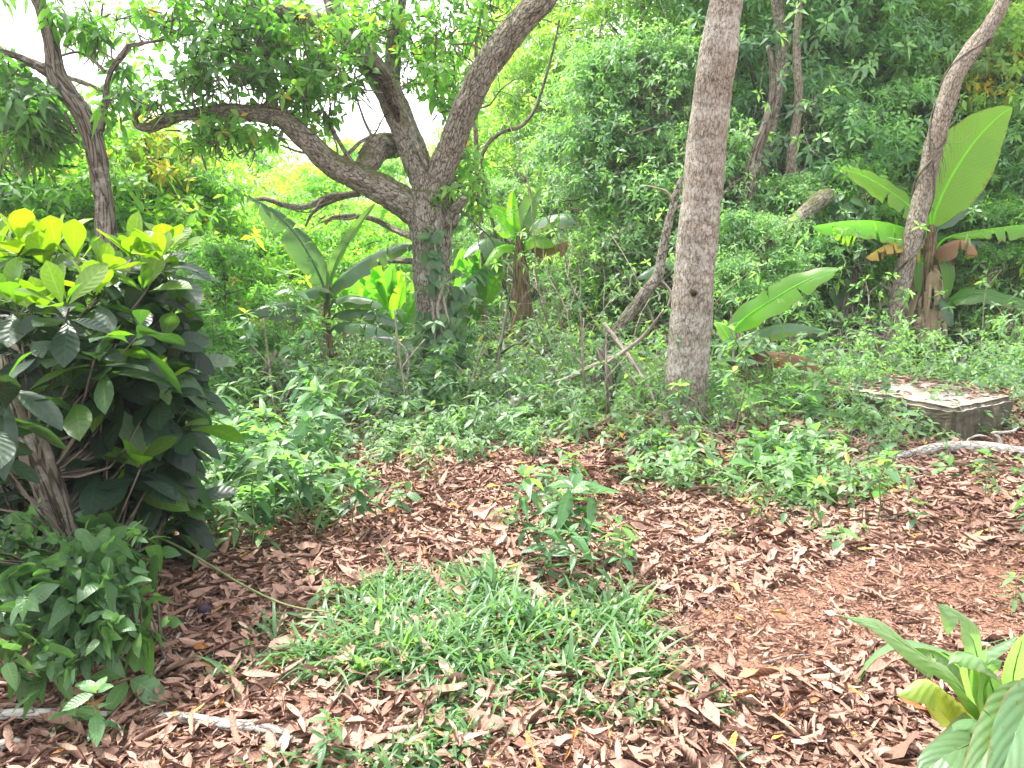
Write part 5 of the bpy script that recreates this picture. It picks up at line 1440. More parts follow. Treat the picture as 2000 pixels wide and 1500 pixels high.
for (kind, px, d, sc, name, cat, label) in [
    # right-hand wood, front to back
    ('broad', 1500, 14.0, .95, 'broadleaf_tree', 'tree', 'dark evergreen tree just right of the straight pale trunk, leafy to the ground'),
    ('broad2', 1640, 14.6, .92, 'broadleaf_tree', 'tree', 'evergreen tree with whorled leaves behind the ivy-covered stump'),
    ('broad', 1770, 17.0, 1.0, 'broadleaf_tree', 'tree', 'grey-green leafy tree filling the gap between ivy stump and slender leaning tree'),
    ('light', 1950, 15.5, .95, 'broadleaf_tree', 'tree', 'light green tree above and behind the right banana plant'),
    ('light', 1420, 18.0, 1.0, 'broadleaf_tree', 'tree', 'fresh green tree whose crown shows either side of the straight pale trunk'),
    ('broad2', 2110, 15.0, .95, 'broadleaf_tree', 'tree', 'leafy evergreen tree at the right edge behind the banana leaves'),
    ('light', 1230, 15.0, .85, 'broadleaf_tree', 'tree', 'bright small-leaved tree above the tangled thicket'),
    ('light', 1110, 18.0, .82, 'broadleaf_tree', 'tree', 'airy green tree right of the big tree, sky showing through it'),
    ('broad', 1580, 20.5, 1.1, 'broadleaf_tree', 'tree', 'tall bluish-green tree far back between pale trunk and ivy stump'),
    ('light', 1860, 21.0, 1.15, 'broadleaf_tree', 'tree', 'tall sunlit tree far behind the slender leaning tree'),
    ('light', 2000, 22.0, 1.1, 'broadleaf_tree', 'tree', 'tall tree on the slope at the right edge'),
    ('light', 1720, 25.0, 1.3, 'broadleaf_tree', 'tree', 'tallest tree on the slope behind the ivy stump'),
    ('light', 1480, 27.0, 1.3, 'broadleaf_tree', 'tree', 'pale tall tree highest on the slope behind the straight trunk'),
    ('light', 1000, 24.0, .8, 'broadleaf_tree', 'tree', 'thin pale tree showing between the big tree and the thicket'),
    ('broad', 2300, 17.0, 1.05, 'broadleaf_tree', 'tree', 'evergreen tree beyond the right edge of the banana plants'),
    ('bushy', 1455, 13.2, .75, 'evergreen_bush', 'bush', 'evergreen bush just right of the straight pale trunk'),
    ('bushy', 1545, 13.0, .85, 'evergreen_bush', 'bush', 'evergreen bush behind the broken leaning stump'),
    ('bushy', 1610, 15.6, 1.1, 'evergreen_bush', 'bush', 'tall evergreen bush behind the left half of the ivy stump'),
    ('bushy2', 1735, 14.6, .9, 'evergreen_bush', 'bush', 'light bush between ivy stump and slender leaning trunk'),
    ('bushy2', 1900, 13.6, .85, 'evergreen_bush', 'bush', 'light bush right behind the big upright banana leaf'),
    ('bushy', 1990, 13.0, .8, 'evergreen_bush', 'bush', 'dark bush at the right edge behind the banana'),
    ('bushy2', 1400, 16.0, 1.0, 'evergreen_bush', 'bush', 'bush with bright small leaves behind the pale trunk'),
    ('bushy2', 1070, 17.5, .8, 'evergreen_bush', 'bush', 'bright bush farther back, right of the far banana'),
    ('bushy2', 1680, 18.5, 1.3, 'evergreen_bush', 'bush', 'large bush up the slope behind the ivy stump'),
    ('bushy2', 1820, 18.0, 1.2, 'evergreen_bush', 'bush', 'large light bush up the slope behind the slender leaning trunk'),
    ('bushy', 1520, 18.0, 1.3, 'evergreen_bush', 'bush', 'large bush up the slope behind the crooked dark trunk'),
    ('bushy2', 1960, 18.0, 1.3, 'evergreen_bush', 'bush', 'large light bush up the slope at the right edge'),
    ('bushy2', 1770, 22.0, 1.8, 'evergreen_bush', 'bush', 'very large bush high on the slope behind the others'),
    ('bushy2', 1600, 23.0, 1.7, 'evergreen_bush', 'bush', 'very large light bush high on the slope near the straight trunk'),
    # left and centre, low and bright
    ('lime', 600, 19.0, .74, 'lime_tree', 'tree', 'low yellow-green tree beyond the grey-green banana plant'),
    ('lime', 760, 21.0, .58, 'lime_tree', 'tree', 'low sunlit tree seen under the big tree, left of its trunk'),
    ('lime', 420, 17.0, .78, 'lime_tree', 'tree', 'sunlit yellow-green tree under the long arching limb'),
    ('lime', 250, 16.0, .85, 'lime_tree', 'tree', 'sunlit leafy tree right behind the dark forked trunk'),
    ('lime', 60, 14.5, .9, 'lime_tree', 'tree', 'leafy yellow-green tree at the left edge'),
    ('lime', 920, 21.0, .85, 'lime_tree', 'tree', 'bright tree just right of the big trunk, behind the far banana'),
    ('lime', 500, 27.0, 1.12, 'lime_tree', 'tree', 'pale distant tree under the bend of the arching limb'),
    ('lime', 680, 29.0, 1.12, 'lime_tree', 'tree', 'pale distant tree in the gap below the broken limb'),
    ('lime', 830, 28.0, 1.05, 'lime_tree', 'tree', 'pale distant tree in the fork of the big tree'),
    ('lime', 300, 26.0, 1.0, 'lime_tree', 'tree', 'distant light tree left of the arching limb end'),
    ('lime', 1040, 30.0, 1.1, 'lime_tree', 'tree', 'distant bright tree above the far banana plant'),
    ('lime', -120, 17.0, 1.0, 'lime_tree', 'tree', 'yellow-green tree outside the left edge'),
    ('mango', 80, 9.6, .92, 'leafy_shrub', 'shrub', 'tall dark-leaved shrub at the left edge, left of the forked trunk'),
    ('mango', 380, 11.0, .72, 'leafy_shrub', 'shrub', 'mid-green shrub below the arching limb, right of the glossy shrub'),
    ('lime2', 290, 10.2, .92, 'leafy_shrub', 'shrub', 'yellow-green shrub with orange tips right of the dark forked trunk'),
    ('lime2', 470, 10.8, .62, 'leafy_shrub', 'shrub', 'bushy bright shrub left of the grey-green banana plant'),
    ('mango', 420, 8.8, .46, 'leafy_shrub', 'shrub', 'dark drooping shrub right of the glossy shrub, over the fallen branches'),
    ('lime2', 560, 12.5, .68, 'leafy_shrub', 'shrub', 'light shrub directly behind the grey-green banana plant'),
    ('lime2', 690, 13.5, .66, 'leafy_shrub', 'shrub', 'bright shrub behind the upright paddle leaves'),
    ('lime2', 160, 11.5, .95, 'leafy_shrub', 'shrub', 'yellowish shrub behind the forked trunk'),
    ('lime2', -60, 10.5, 1.0, 'leafy_shrub', 'shrub', 'bright shrub at the far left edge'),
    ('mango', 320, 7.2, .40, 'leafy_shrub', 'shrub', 'deep green shrub just behind the lime tops of the glossy shrub'),
    ('lime2', 1625, 12.0, .75, 'leafy_shrub', 'shrub', 'bright light-green shrub between the broken stump and big banana, high up'),
    ('mango', 1500, 11.9, .62, 'leafy_shrub', 'shrub', 'long-leaved shrub at the foot of the crooked dark trunk'),
    ('mango', 1880, 12.6, .70, 'leafy_shrub', 'shrub', 'long-leaved shrub behind the shaggy banana stem'),
    ('lime2', 1210, 12.4, .60, 'leafy_shrub', 'shrub', 'light-green broad-leaved shrub low in front of the grey-green tangle'),
    ('mango', 1985, 11.4, .55, 'leafy_shrub', 'shrub', 'long-leaved shrub at the right edge below the banana leaves'),
    ('lime', 1560, 17.0, 1.5, 'lime_tree', 'tree', 'yellowish tree high on the slope right of the straight pale trunk'),
    ('lime', 1900, 17.5, 1.55, 'lime_tree', 'tree', 'yellowish tree high on the slope behind the slender leaning trunk'),
    ('amber', 330, 10.6, .95, 'amber_shrub', 'shrub', 'slim shrub with amber and orange leaves under the arching limb'),
    ('amber', 100, 12.0, 1.0, 'amber_shrub', 'shrub', 'slim shrub with orange young leaves left of the forked trunk'),
    ('amber', 1945, 13.4, 1.3, 'amber_shrub', 'shrub', 'slim tree with yellow-orange leaves right of the slender leaning trunk'),
    ('thicket', 1165, 13.0, .95, 'tangled_thicket', 'shrub', 'tall grey-green tangle of fine twigs between the big tree and dead trunk'),
    ('thicket', 1265, 12.6, .98, 'tangled_thicket', 'shrub', 'grey-green fine-leaved tangle behind the leaning dead trunk'),
    ('thicket2', 1090, 16.5, .75, 'tangled_thicket', 'shrub', 'fine-leaved bush behind the far banana, left of the tangle'),
    ('thicket2', 1350, 12.2, .95, 'tangled_thicket', 'shrub', 'fine-leaved bush directly behind the straight pale trunk'),
    ('thicket2', 1460, 10.6, .62, 'small_leaved_bush', 'shrub', 'small-leaved bush behind the young banana leaf'),
    ('thicket2', 1560, 11.6, .75, 'small_leaved_bush', 'shrub', 'bright small-leaved bush left of the ivy-covered stump'),
    ('thicket2', 1720, 12.6, .70, 'small_leaved_bush', 'shrub', 'small-leaved bush between the ivy stump and the slender trunk'),
    ('thicket2', 1930, 11.8, .62, 'small_leaved_bush', 'shrub', 'bush right of the shaggy banana stem'),
    ('thicket2', 2080, 12.5, .9, 'small_leaved_bush', 'shrub', 'bush at the right edge beside the shaggy banana'),
    ('thicket2', 985, 15.5, .7, 'small_leaved_bush', 'shrub', 'light bush behind the right paddle leaves'),
    ('thicket2', 860, 14.0, .62, 'small_leaved_bush', 'shrub', 'light bush straight behind the vine-covered trunk'),
]:
    x, y = at_px(px, d)
    place_tree(K[kind], name, label, cat, x, y, r_.uniform(0, 6.28), sc)


# three dark old trunks standing in the wood on the right
def wood_trunk(name, label, cat, path, d, mat, foot=True, hollow=False):
    p = pxpath(path, d)
    p[:, 3] *= .8
    g = onground(p[0, 0], p[0, 1])
    t = thing(name, label, cat, g)
    if foot:
        p = np.vstack([[(g[0], g[1], g[2] - .15, p[0, 3] * 1.25)], p])
    mb = MB()
    tube(mb, p, step=.05, sides=14, lump=.10, wob=.02, seed=int(path[0][0]))
    link('trunk', mb.mesh('trunk', attrs=('bk',), origin=np.array(g)), M[mat], t)
    return t, g


wood_trunk('old_trunk', 'grey trunk rising among leaves high behind the straight pale tree', 'tree trunk', [(1440, 560, 34), (1450, 460, 32), (1490, 330, 32), (1508, 220, 32), (1524, 120, 30), (1520, 30, 28), (1512, -60, 24)], 12.2, 'bark')
wood_trunk('old_trunk', 'dark crooked trunk among the leaves left of the broken leaning stump', 'tree trunk', [(1434, 560, 44), (1436, 500, 42), (1446, 430, 38), (1480, 300, 34), (1500, 240, 24), (1506, 170, 16), (1496, 90, 10)], 11.5, 'bark_red')
wood_trunk('old_trunk', 'grey trunk standing behind the evergreen leaves right of the pale tree', 'tree trunk', [(1540, 420, 26), (1548, 320, 26), (1552, 260, 22), (1560, 100, 18), (1555, -20, 14)], 11.9, 'slender')
wood_trunk('broken_stump', 'broken brown trunk leaning right with its snapped end in the air', 'tree trunk', [(1478, 545, 34), (1500, 490, 36), (1540, 445, 38), (1580, 408, 40), (1606, 390, 42), (1622, 378, 24)], 10.9, 'bark')
wood_trunk('dead_limb', 'bare limb crossing the leaves left of the straight trunk', 'tree limb', [(1330, 590, 20), (1335, 420, 18), (1330, 300, 18), (1300, 215, 17), (1245, 188, 14), (1200, 165, 11), (1185, 140, 8), (1170, 90, 6), (1175, 30, 4)], 12.4, 'bark')
wood_trunk('thin_tree', 'thin bare crooked tree just right of the big forked tree', 'tree', [(950, 620, 14), (942, 520, 12), (936, 400, 12), (932, 300, 12), (928, 220, 11), (940, 150, 10), (946, 60, 8), (940, -60, 6)], 11.4, 'slender')
wood_trunk('thin_tree', 'thin dark tree with an elbow bend behind the thicket', 'tree', [(1000, 620, 9), (968, 480, 9), (944, 330, 9), (950, 290, 9), (978, 262, 9), (1020, 246, 9), (1050, 200, 8), (1075, 120, 6), (1090, 40, 4)], 11.8, 'bark_red')
for p, d in (([(1030, 250, 12), (1060, 270, 10), (1090, 282, 8), (1140, 265, 6), (1200, 250, 4)], 11.7), ([(1040, 258, 10), (1055, 300, 8), (1058, 350, 7), (1050, 395, 5)], 11.6), ([(1000, 262, 8), (985, 230, 7), (1010, 150, 6), (1040, 90, 4)], 11.6),
             ([(1065, 300, 7), (1085, 340, 5), (1095, 380, 4)], 11.6), ([(1200, 330, 8), (1260, 380, 6), (1290, 420, 4)], 10.9), ([(1200, 330, 7), (1262, 340, 6), (1320, 335, 4)], 10.9)):
    pass

# the ivy-covered stump
t, g = wood_trunk('ivy_stump', 'dark trunk wrapped in broad ivy leaves left of the slender leaning tree', 'tree trunk', [(1640, 590, 62), (1650, 540, 54), (1662, 480, 50), (1672, 420, 46), (1690, 380, 36), (1696, 350, 20)], 11.2, 'bark_red')
rng = np.random.default_rng(71)
mb = MB()
items = []
for (px, py, rx, ry, cnt) in ((1660, 430, 50, 40, 60), (1650, 480, 45, 40, 56), (1690, 470, 30, 40, 30), (1640, 540, 30, 35, 26), (1660, 395, 40, 20, 24)):
    for i in range(cnt):
        a = rng.uniform(0, 2 * PI); q = rng.uniform() ** .5
        items.append(P(px + rx * q * math.cos(a), py + ry * q * math.sin(a), 11.2 - .22 + rng.uniform(-.08, .12)))
pos = np.array(items); n_ = len(pos)
scatter(mb, tmpl('heart', 7, .2), pos, norm(np.stack([rng.normal(0, .5, n_), rng.normal(-.4, .2, n_), rng.normal(-.6, .3, n_)], -1)), np.stack([rng.normal(0, .3, n_), np.full(n_, -.8), np.full(n_, .7)], -1), rng.uniform(.13, .24, n_), rng.uniform(.08, .13, n_), np.clip(rng.normal(.3, .2, n_), 0, 1), .1)
link('foliage', mb.mesh('foliage', attrs=('lf',), origin=np.array(g)), M['vine'], t)


# bare twiggy bushes standing in front of the green
def twiggy(px, d, hgt, label, seed, leaves=60, spread=.6, mat='twig', L=.095, leaf='fine', name='twiggy_bush', r0=.013):
    rng = np.random.default_rng(seed)
    x, y = at_px(px, d)
    g = onground(x, y)
    t = thing(name, label, 'bush', g)
    wb, fb = MB(), MB()
    tips = []
    for i in range(7):
        b = np.array([rng.normal(0, .12), rng.normal(0, .12), -.05])
        dd = np.array([rng.normal(0, spread), rng.normal(0, spread), 1.3])
        tips += twig_spray(wb, b, dd, hgt * rng.uniform(.6, 1.1), r0, rng, depth=3, crook=.28, kids=3, grav=.02)
    tp = np.array([q[0] for q in tips]); td = np.array([q[1] for q in tips])
    sel = rng.permutation(len(tp))[:leaves]
    rosettes(fb, tmpl('oval', 2, .2), tp[sel], td[sel] + np.array([0, 0, .3]), 6, L, .42, np.clip(rng.normal(.55, .2, len(sel)), 0, 1), (35, 95), (.1, .5), rng=rng)
    link('stems', wb.mesh('stems', attrs=('bk',)), M[mat], t)
    link('foliage', fb.mesh('foliage', attrs=('lf',)), M[leaf], t)


for i, (px, d, hg, lf_, lab) in enumerate(((1120, 10.4, 2.2, 130, 'leggy bare-stemmed bush in front of the grey-green tangle'), (1075, 11.6, 4.3, 120, 'tall bare crooked bush right of the big forked tree'), (1185, 12.2, 4.8, 120, 'tall bare crooked bush above the grey-green tangle'), (1235, 10.0, 2.5, 130, 'leggy thin-stemmed bush left of the leaning dead trunk top'), (1290, 11.4, 3.2, 160, 'tall twiggy bush close behind the pale trunk'),
                                           (1480, 9.6, 1.5, 110, 'sparse bush behind the long young banana leaf'), (1590, 9.9, 1.6, 120, 'sparse thin-stemmed bush left of the ivy stump foot'), (700, 10.4, 1.3, 90, 'sparse low bush beside the grey-green banana'), (1080, 8.6, .9, 60, 'low thin-stemmed weedy bush behind the propped dead branch'),
                                           (1690, 9.2, 1.3, 110, 'thin-stemmed bush behind the concrete slab'), (1940, 10.2, 1.6, 110, 'thin-stemmed bush at the right edge below the banana leaves'), (480, 9.3, 1.6, 120, 'dark twiggy bush left of the grey-green banana'))):
    twiggy(px, d, hg, lab, 900 + i, leaves=lf_)
for i, (px, d, hg, n_l, L_, lf_, lab) in enumerate(((1392, 6.5, .66, 70, .075, 'seed', 'bushy light-leaved young shrub close in front of the pale trunk, on its right'), (1440, 6.75, .62, 90, .07, 'seed', 'bushy fresh green shrub below the young banana plant'), (1665, 7.55, .72, 170, .055, 'fine', 'fine-leaved pale shrub growing over the near edge of the concrete slab'),
                                                     (1740, 7.9, .62, 150, .055, 'fine', 'fine-leaved pale shrub behind the slab shrub, before the slender trunk'), (1880, 9.0, .5, 120, .06, 'fine', 'low fine-leaved shrub behind the concrete slab'), (2005, 9.2, .8, 130, .07, 'fine', 'shrub right of the concrete slab at the edge'), (520, 9.6, .8, 120, .08, 'herb', 'low leafy shrub left of the grey-green banana stem'),
                                                     (730, 10.2, .7, 120, .08, 'herb', 'low leafy shrub between the grey-green banana and vine-covered trunk'), (1545, 7.9, .55, 90, .07, 'seed', 'leafy shrub at the left end of the concrete slab'), (1480, 7.3, .5, 90, .07, 'seed', 'leafy shrub under the brown arching banana leaf'),
                                                     (1270, 7.6, .45, 80, .07, 'herb', 'leafy shrub left of the pale trunk, behind its foot'))):
    twiggy(px, d, hg, lab, 940 + i, leaves=n_l, L=L_, leaf=lf_, name='leafy_shrub', r0=.006)


# ------------------------------------------------------------------ concrete slab
def slab():
    D = 6.7
    a = P(1602, 752, 7.35); b = P(1868, 796, 6.55); c = P(1984, 774, 7.05)
    zt = float((a[2] + b[2] + c[2]) / 3)

    def at_z(px, py, z):
        q = P(px, py, 1.0); k = (z - CAMH) / (q[2] - CAMH)
        return np.array([q[0] * k, k, z])
    A_, B_, C_ = at_z(1602, 752, zt), at_z(1868, 797, zt), at_z(1984, 774, zt)
    D_ = A_ + (C_ - B_) * 1.25
    D_[2] = zt
    base = float(H(B_[0], B_[1])) - .15
    import bmesh
    bm = bmesh.new()
    top = [bm.verts.new(p) for p in (A_, B_, C_, D_)]
    bot = [bm.verts.new((p[0], p[1], base)) for p in (A_, B_, C_, D_)]
    bm.faces.new(top); bm.faces.new(bot[::-1])
    for i in range(4):
        j = (i + 1) % 4
        bm.faces.new((top[j], top[i], bot[i], bot[j]))
    bmesh.ops.recalc_face_normals(bm, faces=bm.faces)
    bmesh.ops.bevel(bm, geom=[e for e in bm.edges], offset=.035, segments=3, affect='EDGES')
    bmesh.ops.subdivide_edges(bm, edges=[e for e in bm.edges if e.calc_length() > .2], cuts=24, use_grid_fill=True)
    for v in bm.verts:
        nz = mnoise.fractal(v.co * 4.5, 1.0, 2.0, 4) * .018 + mnoise.fractal(v.co * 17.0, 1.0, 2.0, 3) * .009
        v.co += v.normal * nz + Vector((mnoise.noise(v.co * 9.0), mnoise.noise(v.co * 9.0 + Vector((7, 3, 1))), mnoise.noise(v.co * 9.0 + Vector((2, 9, 4))) * .7)) * .012
    me = bpy.data.meshes.new('concrete_slab'); bm.to_mesh(me); bm.free()
    ctr = (A_ + C_) / 2; ctr[2] = base
    me.transform(Matrix.Translation(-Vector(ctr)))
    o = link('concrete_slab', me, M['concrete'], loc=ctr)
    tag(o, 'low weathered concrete block with algae-stained sides and leaf-strewn top', 'slab')
    # dead leaves lying on it
    rng = np.random.default_rng(81)
    mb = MB()
    n_ = 330
    u, v = rng.uniform(.02, .98, n_), rng.uniform(0.02, .98, n_)
    kp = (v > .45) | (u < .35) | (rng.uniform(0, 1, n_) < .2)
    u, v = u[kp], v[kp]; n_ = len(u)
    pos = A_ + (B_ - A_) * u[:, None] + (D_ - A_) * v[:, None]; pos[:, 2] = zt + .012 + .012 * rng.uniform(0, 1, n_)
    th = rng.uniform(0, 2 * PI, n_)
    L = rng.uniform(.05, .15, n_)
    scatter(mb, tmpl('oval', 5, 0, 2.2), pos, np.stack([np.cos(th), np.sin(th), rng.normal(.03, .1, n_)], -1), np.stack([rng.normal(0, .25, n_), rng.normal(0, .25, n_), np.ones(n_)], -1), L, L * .36, np.clip(rng.normal(.5, .2, n_), 0, .94))
    tag(link('slab_leaves', mb.mesh('slab_leaves', attrs=('lf',)), M['litter']), 'dead brown leaves scattered on the concrete block', 'leaf litter', kind='stuff')


slab()


# ------------------------------------------------------------------ fallen wood
def limb(name, label, cat, paths, mat, group=None, wob=.01, lump=.07, lift=None):
    g = None
    all_ = []
    for p in paths:
        q = []
        for e in p:
            if len(e) == 3:      # lies on the ground there
                w_ = G(e[0], e[1]); r0 = e[2] * .5 * w_[1] / F
                q.append((w_[0], w_[1], w_[2] + r0 * .8 + .02, r0))
            else:
                w_ = P(e[0], e[1], e[3]); q.append((*w_, e[2] * .5 * e[3] / F))
        all_.append(np.array(q))
    g = all_[0][0, :3].copy(); g[2] = float(H(g[0], g[1]))
    if len(all_) == 1:
        mb = MB(); tube(mb, all_[0], step=.03, sides=10, wob=wob, lump=lump, seed=int(paths[0][0][0]))
        o = link(name, mb.mesh(name, attrs=('bk',), origin=g), M[mat], loc=g)
        return tag(o, label, cat, group)
    t = thing(name, label, cat, g, group)
    for i, q in enumerate(all_):
        mb = MB(); tube(mb, q, step=.03, sides=10 if i == 0 else 7, wob=wob, lump=lump, seed=i + int(paths[0][0][0]))
        link('main_limb' if i == 0 else 'side_twig', mb.mesh('limb', attrs=('bk',), origin=g), M[mat], t)
    return t


limb('fallen_branch', 'pale grey fallen branch with curled twigs in front of the concrete block', 'branch',
     [[(1735, 906, 14), (1790, 898, 19), (1850, 892, 24), (1910, 890, 26), (1960, 892, 24), (2010, 898, 22), (2080, 904, 20)],
      [(1870, 888, 12, 6.35), (1890, 878, 10, 6.3), (1905, 870, 9, 6.3), (1950, 872, 7, 6.3)], [(1915, 884, 10, 6.3), (1952, 876, 9, 6.28), (1950, 852, 8, 6.3), (1938, 846, 6, 6.3), (1975, 844, 6, 6.3), (1990, 836, 4, 6.35)],
      [(1885, 876, 6, 6.3), (1892, 859, 5, 6.3), (1915, 852, 4, 6.3), (1935, 856, 3, 6.3)]], 'bleached')
limb('fallen_log', 'whitish rotten log lying among dead leaves at the bottom left', 'log', [[(310, 1416, 15), (350, 1424, 20), (400, 1434, 22), (450, 1440, 24), (500, 1447, 25), (550, 1460, 22), (582, 1472, 10)]], 'bleached', lump=.12)
limb('fallen_log', 'thin grey log sunk in leaves at the lower left edge', 'log', [[(-60, 1428, 22), (20, 1422, 22), (90, 1416, 22), (150, 1412, 20), (205, 1412, 14)]], 'bleached', lump=.12)
limb('fallen_branch', 'short grey branch end in the bottom left corner', 'branch', [[(-40, 1500, 30), (20, 1470, 26), (70, 1455, 16)]], 'bleached', lump=.12)
limb('arched_stick', 'bleached stick arching over the herbs left of the vine-covered trunk', 'stick', [[(785, 806, 7, 8.0), (791, 775, 7, 8.0), (798, 735, 7, 8.0), (797, 700, 6, 8.0), (783, 672, 6, 8.0), (757, 660, 5, 8.0), (722, 660, 3, 8.0)]], 'bleached', wob=.006)
limb('bleached_wood', 'white bent piece of dead wood in the herbs below the big tree', 'dead wood', [[(984, 838, 20, 7.3), (990, 812, 20, 7.3), (1000, 795, 22, 7.35), (1022, 780, 18, 7.4)], [(1015, 782, 8, 7.4), (1030, 776, 5, 7.4)]], 'bleached')
limb('bleached_wood', 'small white forked stick left of the arching stick foot', 'dead wood', [[(745, 825, 9, 7.4), (752, 812, 8, 7.4), (765, 824, 9, 7.4), (795, 832, 8, 7.3)]], 'bleached')
limb('dead_branch', 'dead branch propped up in front of the leaning dead trunk', 'branch', [[(1080, 748, 8, 7.9), (1115, 735, 10, 7.8), (1150, 716, 10, 7.7), (1185, 702, 11, 7.6), (1215, 690, 9, 7.5)], [(1185, 710, 9, 7.5), (1215, 690, 9, 7.45), (1250, 665, 8, 7.4), (1272, 640, 6, 7.35), (1295, 608, 4, 7.3)], [(1180, 632, 8, 7.8), (1215, 675, 10, 7.6), (1245, 715, 9, 7.4), (1268, 755, 8, 7.2), (1282, 790, 6, 7.1)]], 'twig')
limb('dead_branch', 'short dark upright broken branch left of the pale trunk foot', 'branch', [[(1192, 795, 12, 7.3), (1197, 760, 13, 7.3), (1190, 730, 13, 7.3), (1178, 705, 12, 7.35), (1168, 682, 8, 7.4)]], 'bark_red')
limb('bare_sapling', 'bare dark wavy stem standing in the herbs right of the big trunk', 'sapling', [[(988, 840, 8, 7.4), (992, 790, 8, 7.4), (985, 740, 7, 7.4), (975, 700, 7, 7.4), (982, 660, 6, 7.4), (990, 610, 5, 7.4), (1000, 560, 3, 7.4)], [(978, 690, 5, 7.4), (1005, 675, 4, 7.35), (1035, 672, 3, 7.3)]], 'bark_red')
limb('dead_branch', 'grey fallen branch across the bare patch beside the seedling bank', 'branch', [[(425, 842, 12), (460, 832, 14), (500, 822, 15), (540, 808, 13), (580, 800, 9)]], 'twig')
limb('dead_branch', 'forked dead branch leaning up beneath the drooping dark shrub', 'branch', [[(470, 772, 9, 8.4), (500, 740, 9, 8.4), (522, 712, 8, 8.4), (540, 684, 6, 8.4)], [(506, 738, 8, 8.4), (528, 738, 6, 8.3), (532, 755, 5, 8.2)], [(545, 692, 6, 8.5), (560, 715, 7, 8.5), (565, 735, 6, 8.5)], [(545, 730, 9, 8.5), (585, 750, 8, 8.4), (600, 768, 6, 8.3)]], 'twig')
limb('dead_branch', 'long thin dead branch arching through herbs left of the vine-covered trunk', 'branch', [[(640, 838, 5, 7.6), (690, 800, 7, 7.7), (740, 772, 8, 7.8), (800, 762, 8, 7.9), (850, 778, 6, 7.9)], [(690, 800, 5, 7.7), (680, 760, 4, 7.7), (720, 745, 3, 7.7)]], 'twig')
limb('fallen_twig', 'thin forked twig on dead leaves right of the climbing shrub', 'twig', [[(300, 1335, 7), (335, 1280, 9), (360, 1230, 8), (385, 1185, 6)], [(338, 1275, 6), (345, 1300, 6), (370, 1330, 4)]], 'twig')
limb('dead_branch', 'brown twiggy branch on the ground below the concrete block', 'branch', [[(1600, 960, 8), (1640, 930, 10), (1690, 905, 10), (1730, 892, 8)], [(1640, 930, 6), (1610, 900, 6), (1570, 880, 4)]], 'twig')
limb('dead_branch', 'grey twig pile branch left of the concrete block', 'branch', [[(1470, 860, 9), (1530, 875, 12), (1590, 890, 12), (1650, 900, 8)], [(1530, 875, 6, 6.5), (1560, 850, 5, 6.5), (1600, 845, 3, 6.5)]], 'twig')
limb('trailing_stem', 'thin green stem trailing over the dead leaves from the left', 'vine', [[(235, 1025, 5, 3.5), (330, 1060, 5, 3.35), (400, 1098, 5, 3.2), (480, 1145, 5, 3.0), (560, 1180, 4, 2.9), (645, 1195, 3, 2.85)]], 'greenstem', wob=.003, lump=.02)
rl = random.Random(12)
for i, (px, py, ln, an) in enumerate(((1090, 905, 120, .2), (560, 1110, 90, -.5), (1380, 1085, 140, .1), (900, 1020, 90, .3), (1540, 1300, 110, -.4), (1250, 1360, 80, .6), (760, 1080, 70, -.2), (1700, 1010, 110, .35), (1150, 1230, 60, 1.1))):
    dx, dy = math.cos(an) * ln / 2, math.sin(an) * ln / 4
    limb('fallen_twig', 'small dry twig lying loose on the brown leaf litter', 'twig', [[(px - dx, py - dy, 5), (px, py + rl.uniform(-6, 6), 6), (px + dx, py + dy, 4)]], 'twig', group='loose twigs on the leaf litter', wob=.008)
for i in range(22):
    px, py, ln, an = rl.uniform(480, 1650), rl.uniform(770, 880), rl.uniform(60, 190), rl.uniform(-.9, .9)
    dx, dy = math.cos(an) * ln / 2, math.sin(an) * ln / 4
    dd = G(px, py)[1]
    limb('dry_stick', 'dry grey stick lying among the herbs before the big trees', 'stick', [[(px - dx, py - dy, rl.uniform(4, 8)), (px, py + rl.uniform(-6, 6) - 12, 6, dd), (px + dx, py + dy - 20, 4, dd)]], 'twig', group='dry sticks among the herbs', wob=.012)
for i in range(12):
    px, py, dd = rl.uniform(440, 1640), rl.uniform(790, 860), rl.uniform(6.8, 8.6)
    hh = rl.uniform(90, 230); ln = rl.uniform(-70, 70)
    limb('dead_sapling', 'thin dead leafless sapling standing among the herbs before the big trees', 'sapling', [[(px, py, 6), (px + ln * .4, py - hh * .5, 5, dd), (px + ln, py - hh, 3, dd)], [(px + ln * .4, py - hh * .5, 4, dd), (px + ln * .4 + rl.choice([-1, 1]) * 40, py - hh * .75, 2.5, dd)]], 'twig', group='dead saplings among the herbs', wob=.014)
# heap of dead brushwood on the path edge
g = G(1650, 935)
rb = np.random.default_rng(88)
mb = MB()
for i in range(15):
    p0 = g + np.array([rb.normal(0, .3), rb.normal(0, .18), .03])
    p0[2] = float(H(p0[0], p0[1])) + .03 + .05 * rb.uniform()
    twig_spray(mb, p0, (rb.choice([-1, 1]), rb.normal(0, .5), rb.uniform(.0, .35)), rb.uniform(.35, .8), .008, rb, depth=2, crook=.25, kids=3, grav=.05)
tag(link('brushwood', mb.mesh('brushwood', attrs=('bk',), origin=g), M['twig'], loc=g), 'heap of dead grey brushwood twigs at the path edge below the slab', 'brushwood')
# dark fallen fruit
mb = MB()
f = G(400, 1212)
tube(mb, np.array([(f[0] - .028, f[1], f[2] + .045, .008), (f[0] - .018, f[1], f[2] + .045, .024), (f[0], f[1], f[2] + .045, .031), (f[0] + .018, f[1], f[2] + .045, .025), (f[0] + .03, f[1], f[2] + .045, .008)]), step=.004, sides=18)
tag(link('fallen_fruit', mb.mesh('fallen_fruit', attrs=('bk',), origin=f), M['fruit'], loc=f), 'small round dark purple fruit lying on dead leaves', 'fruit')


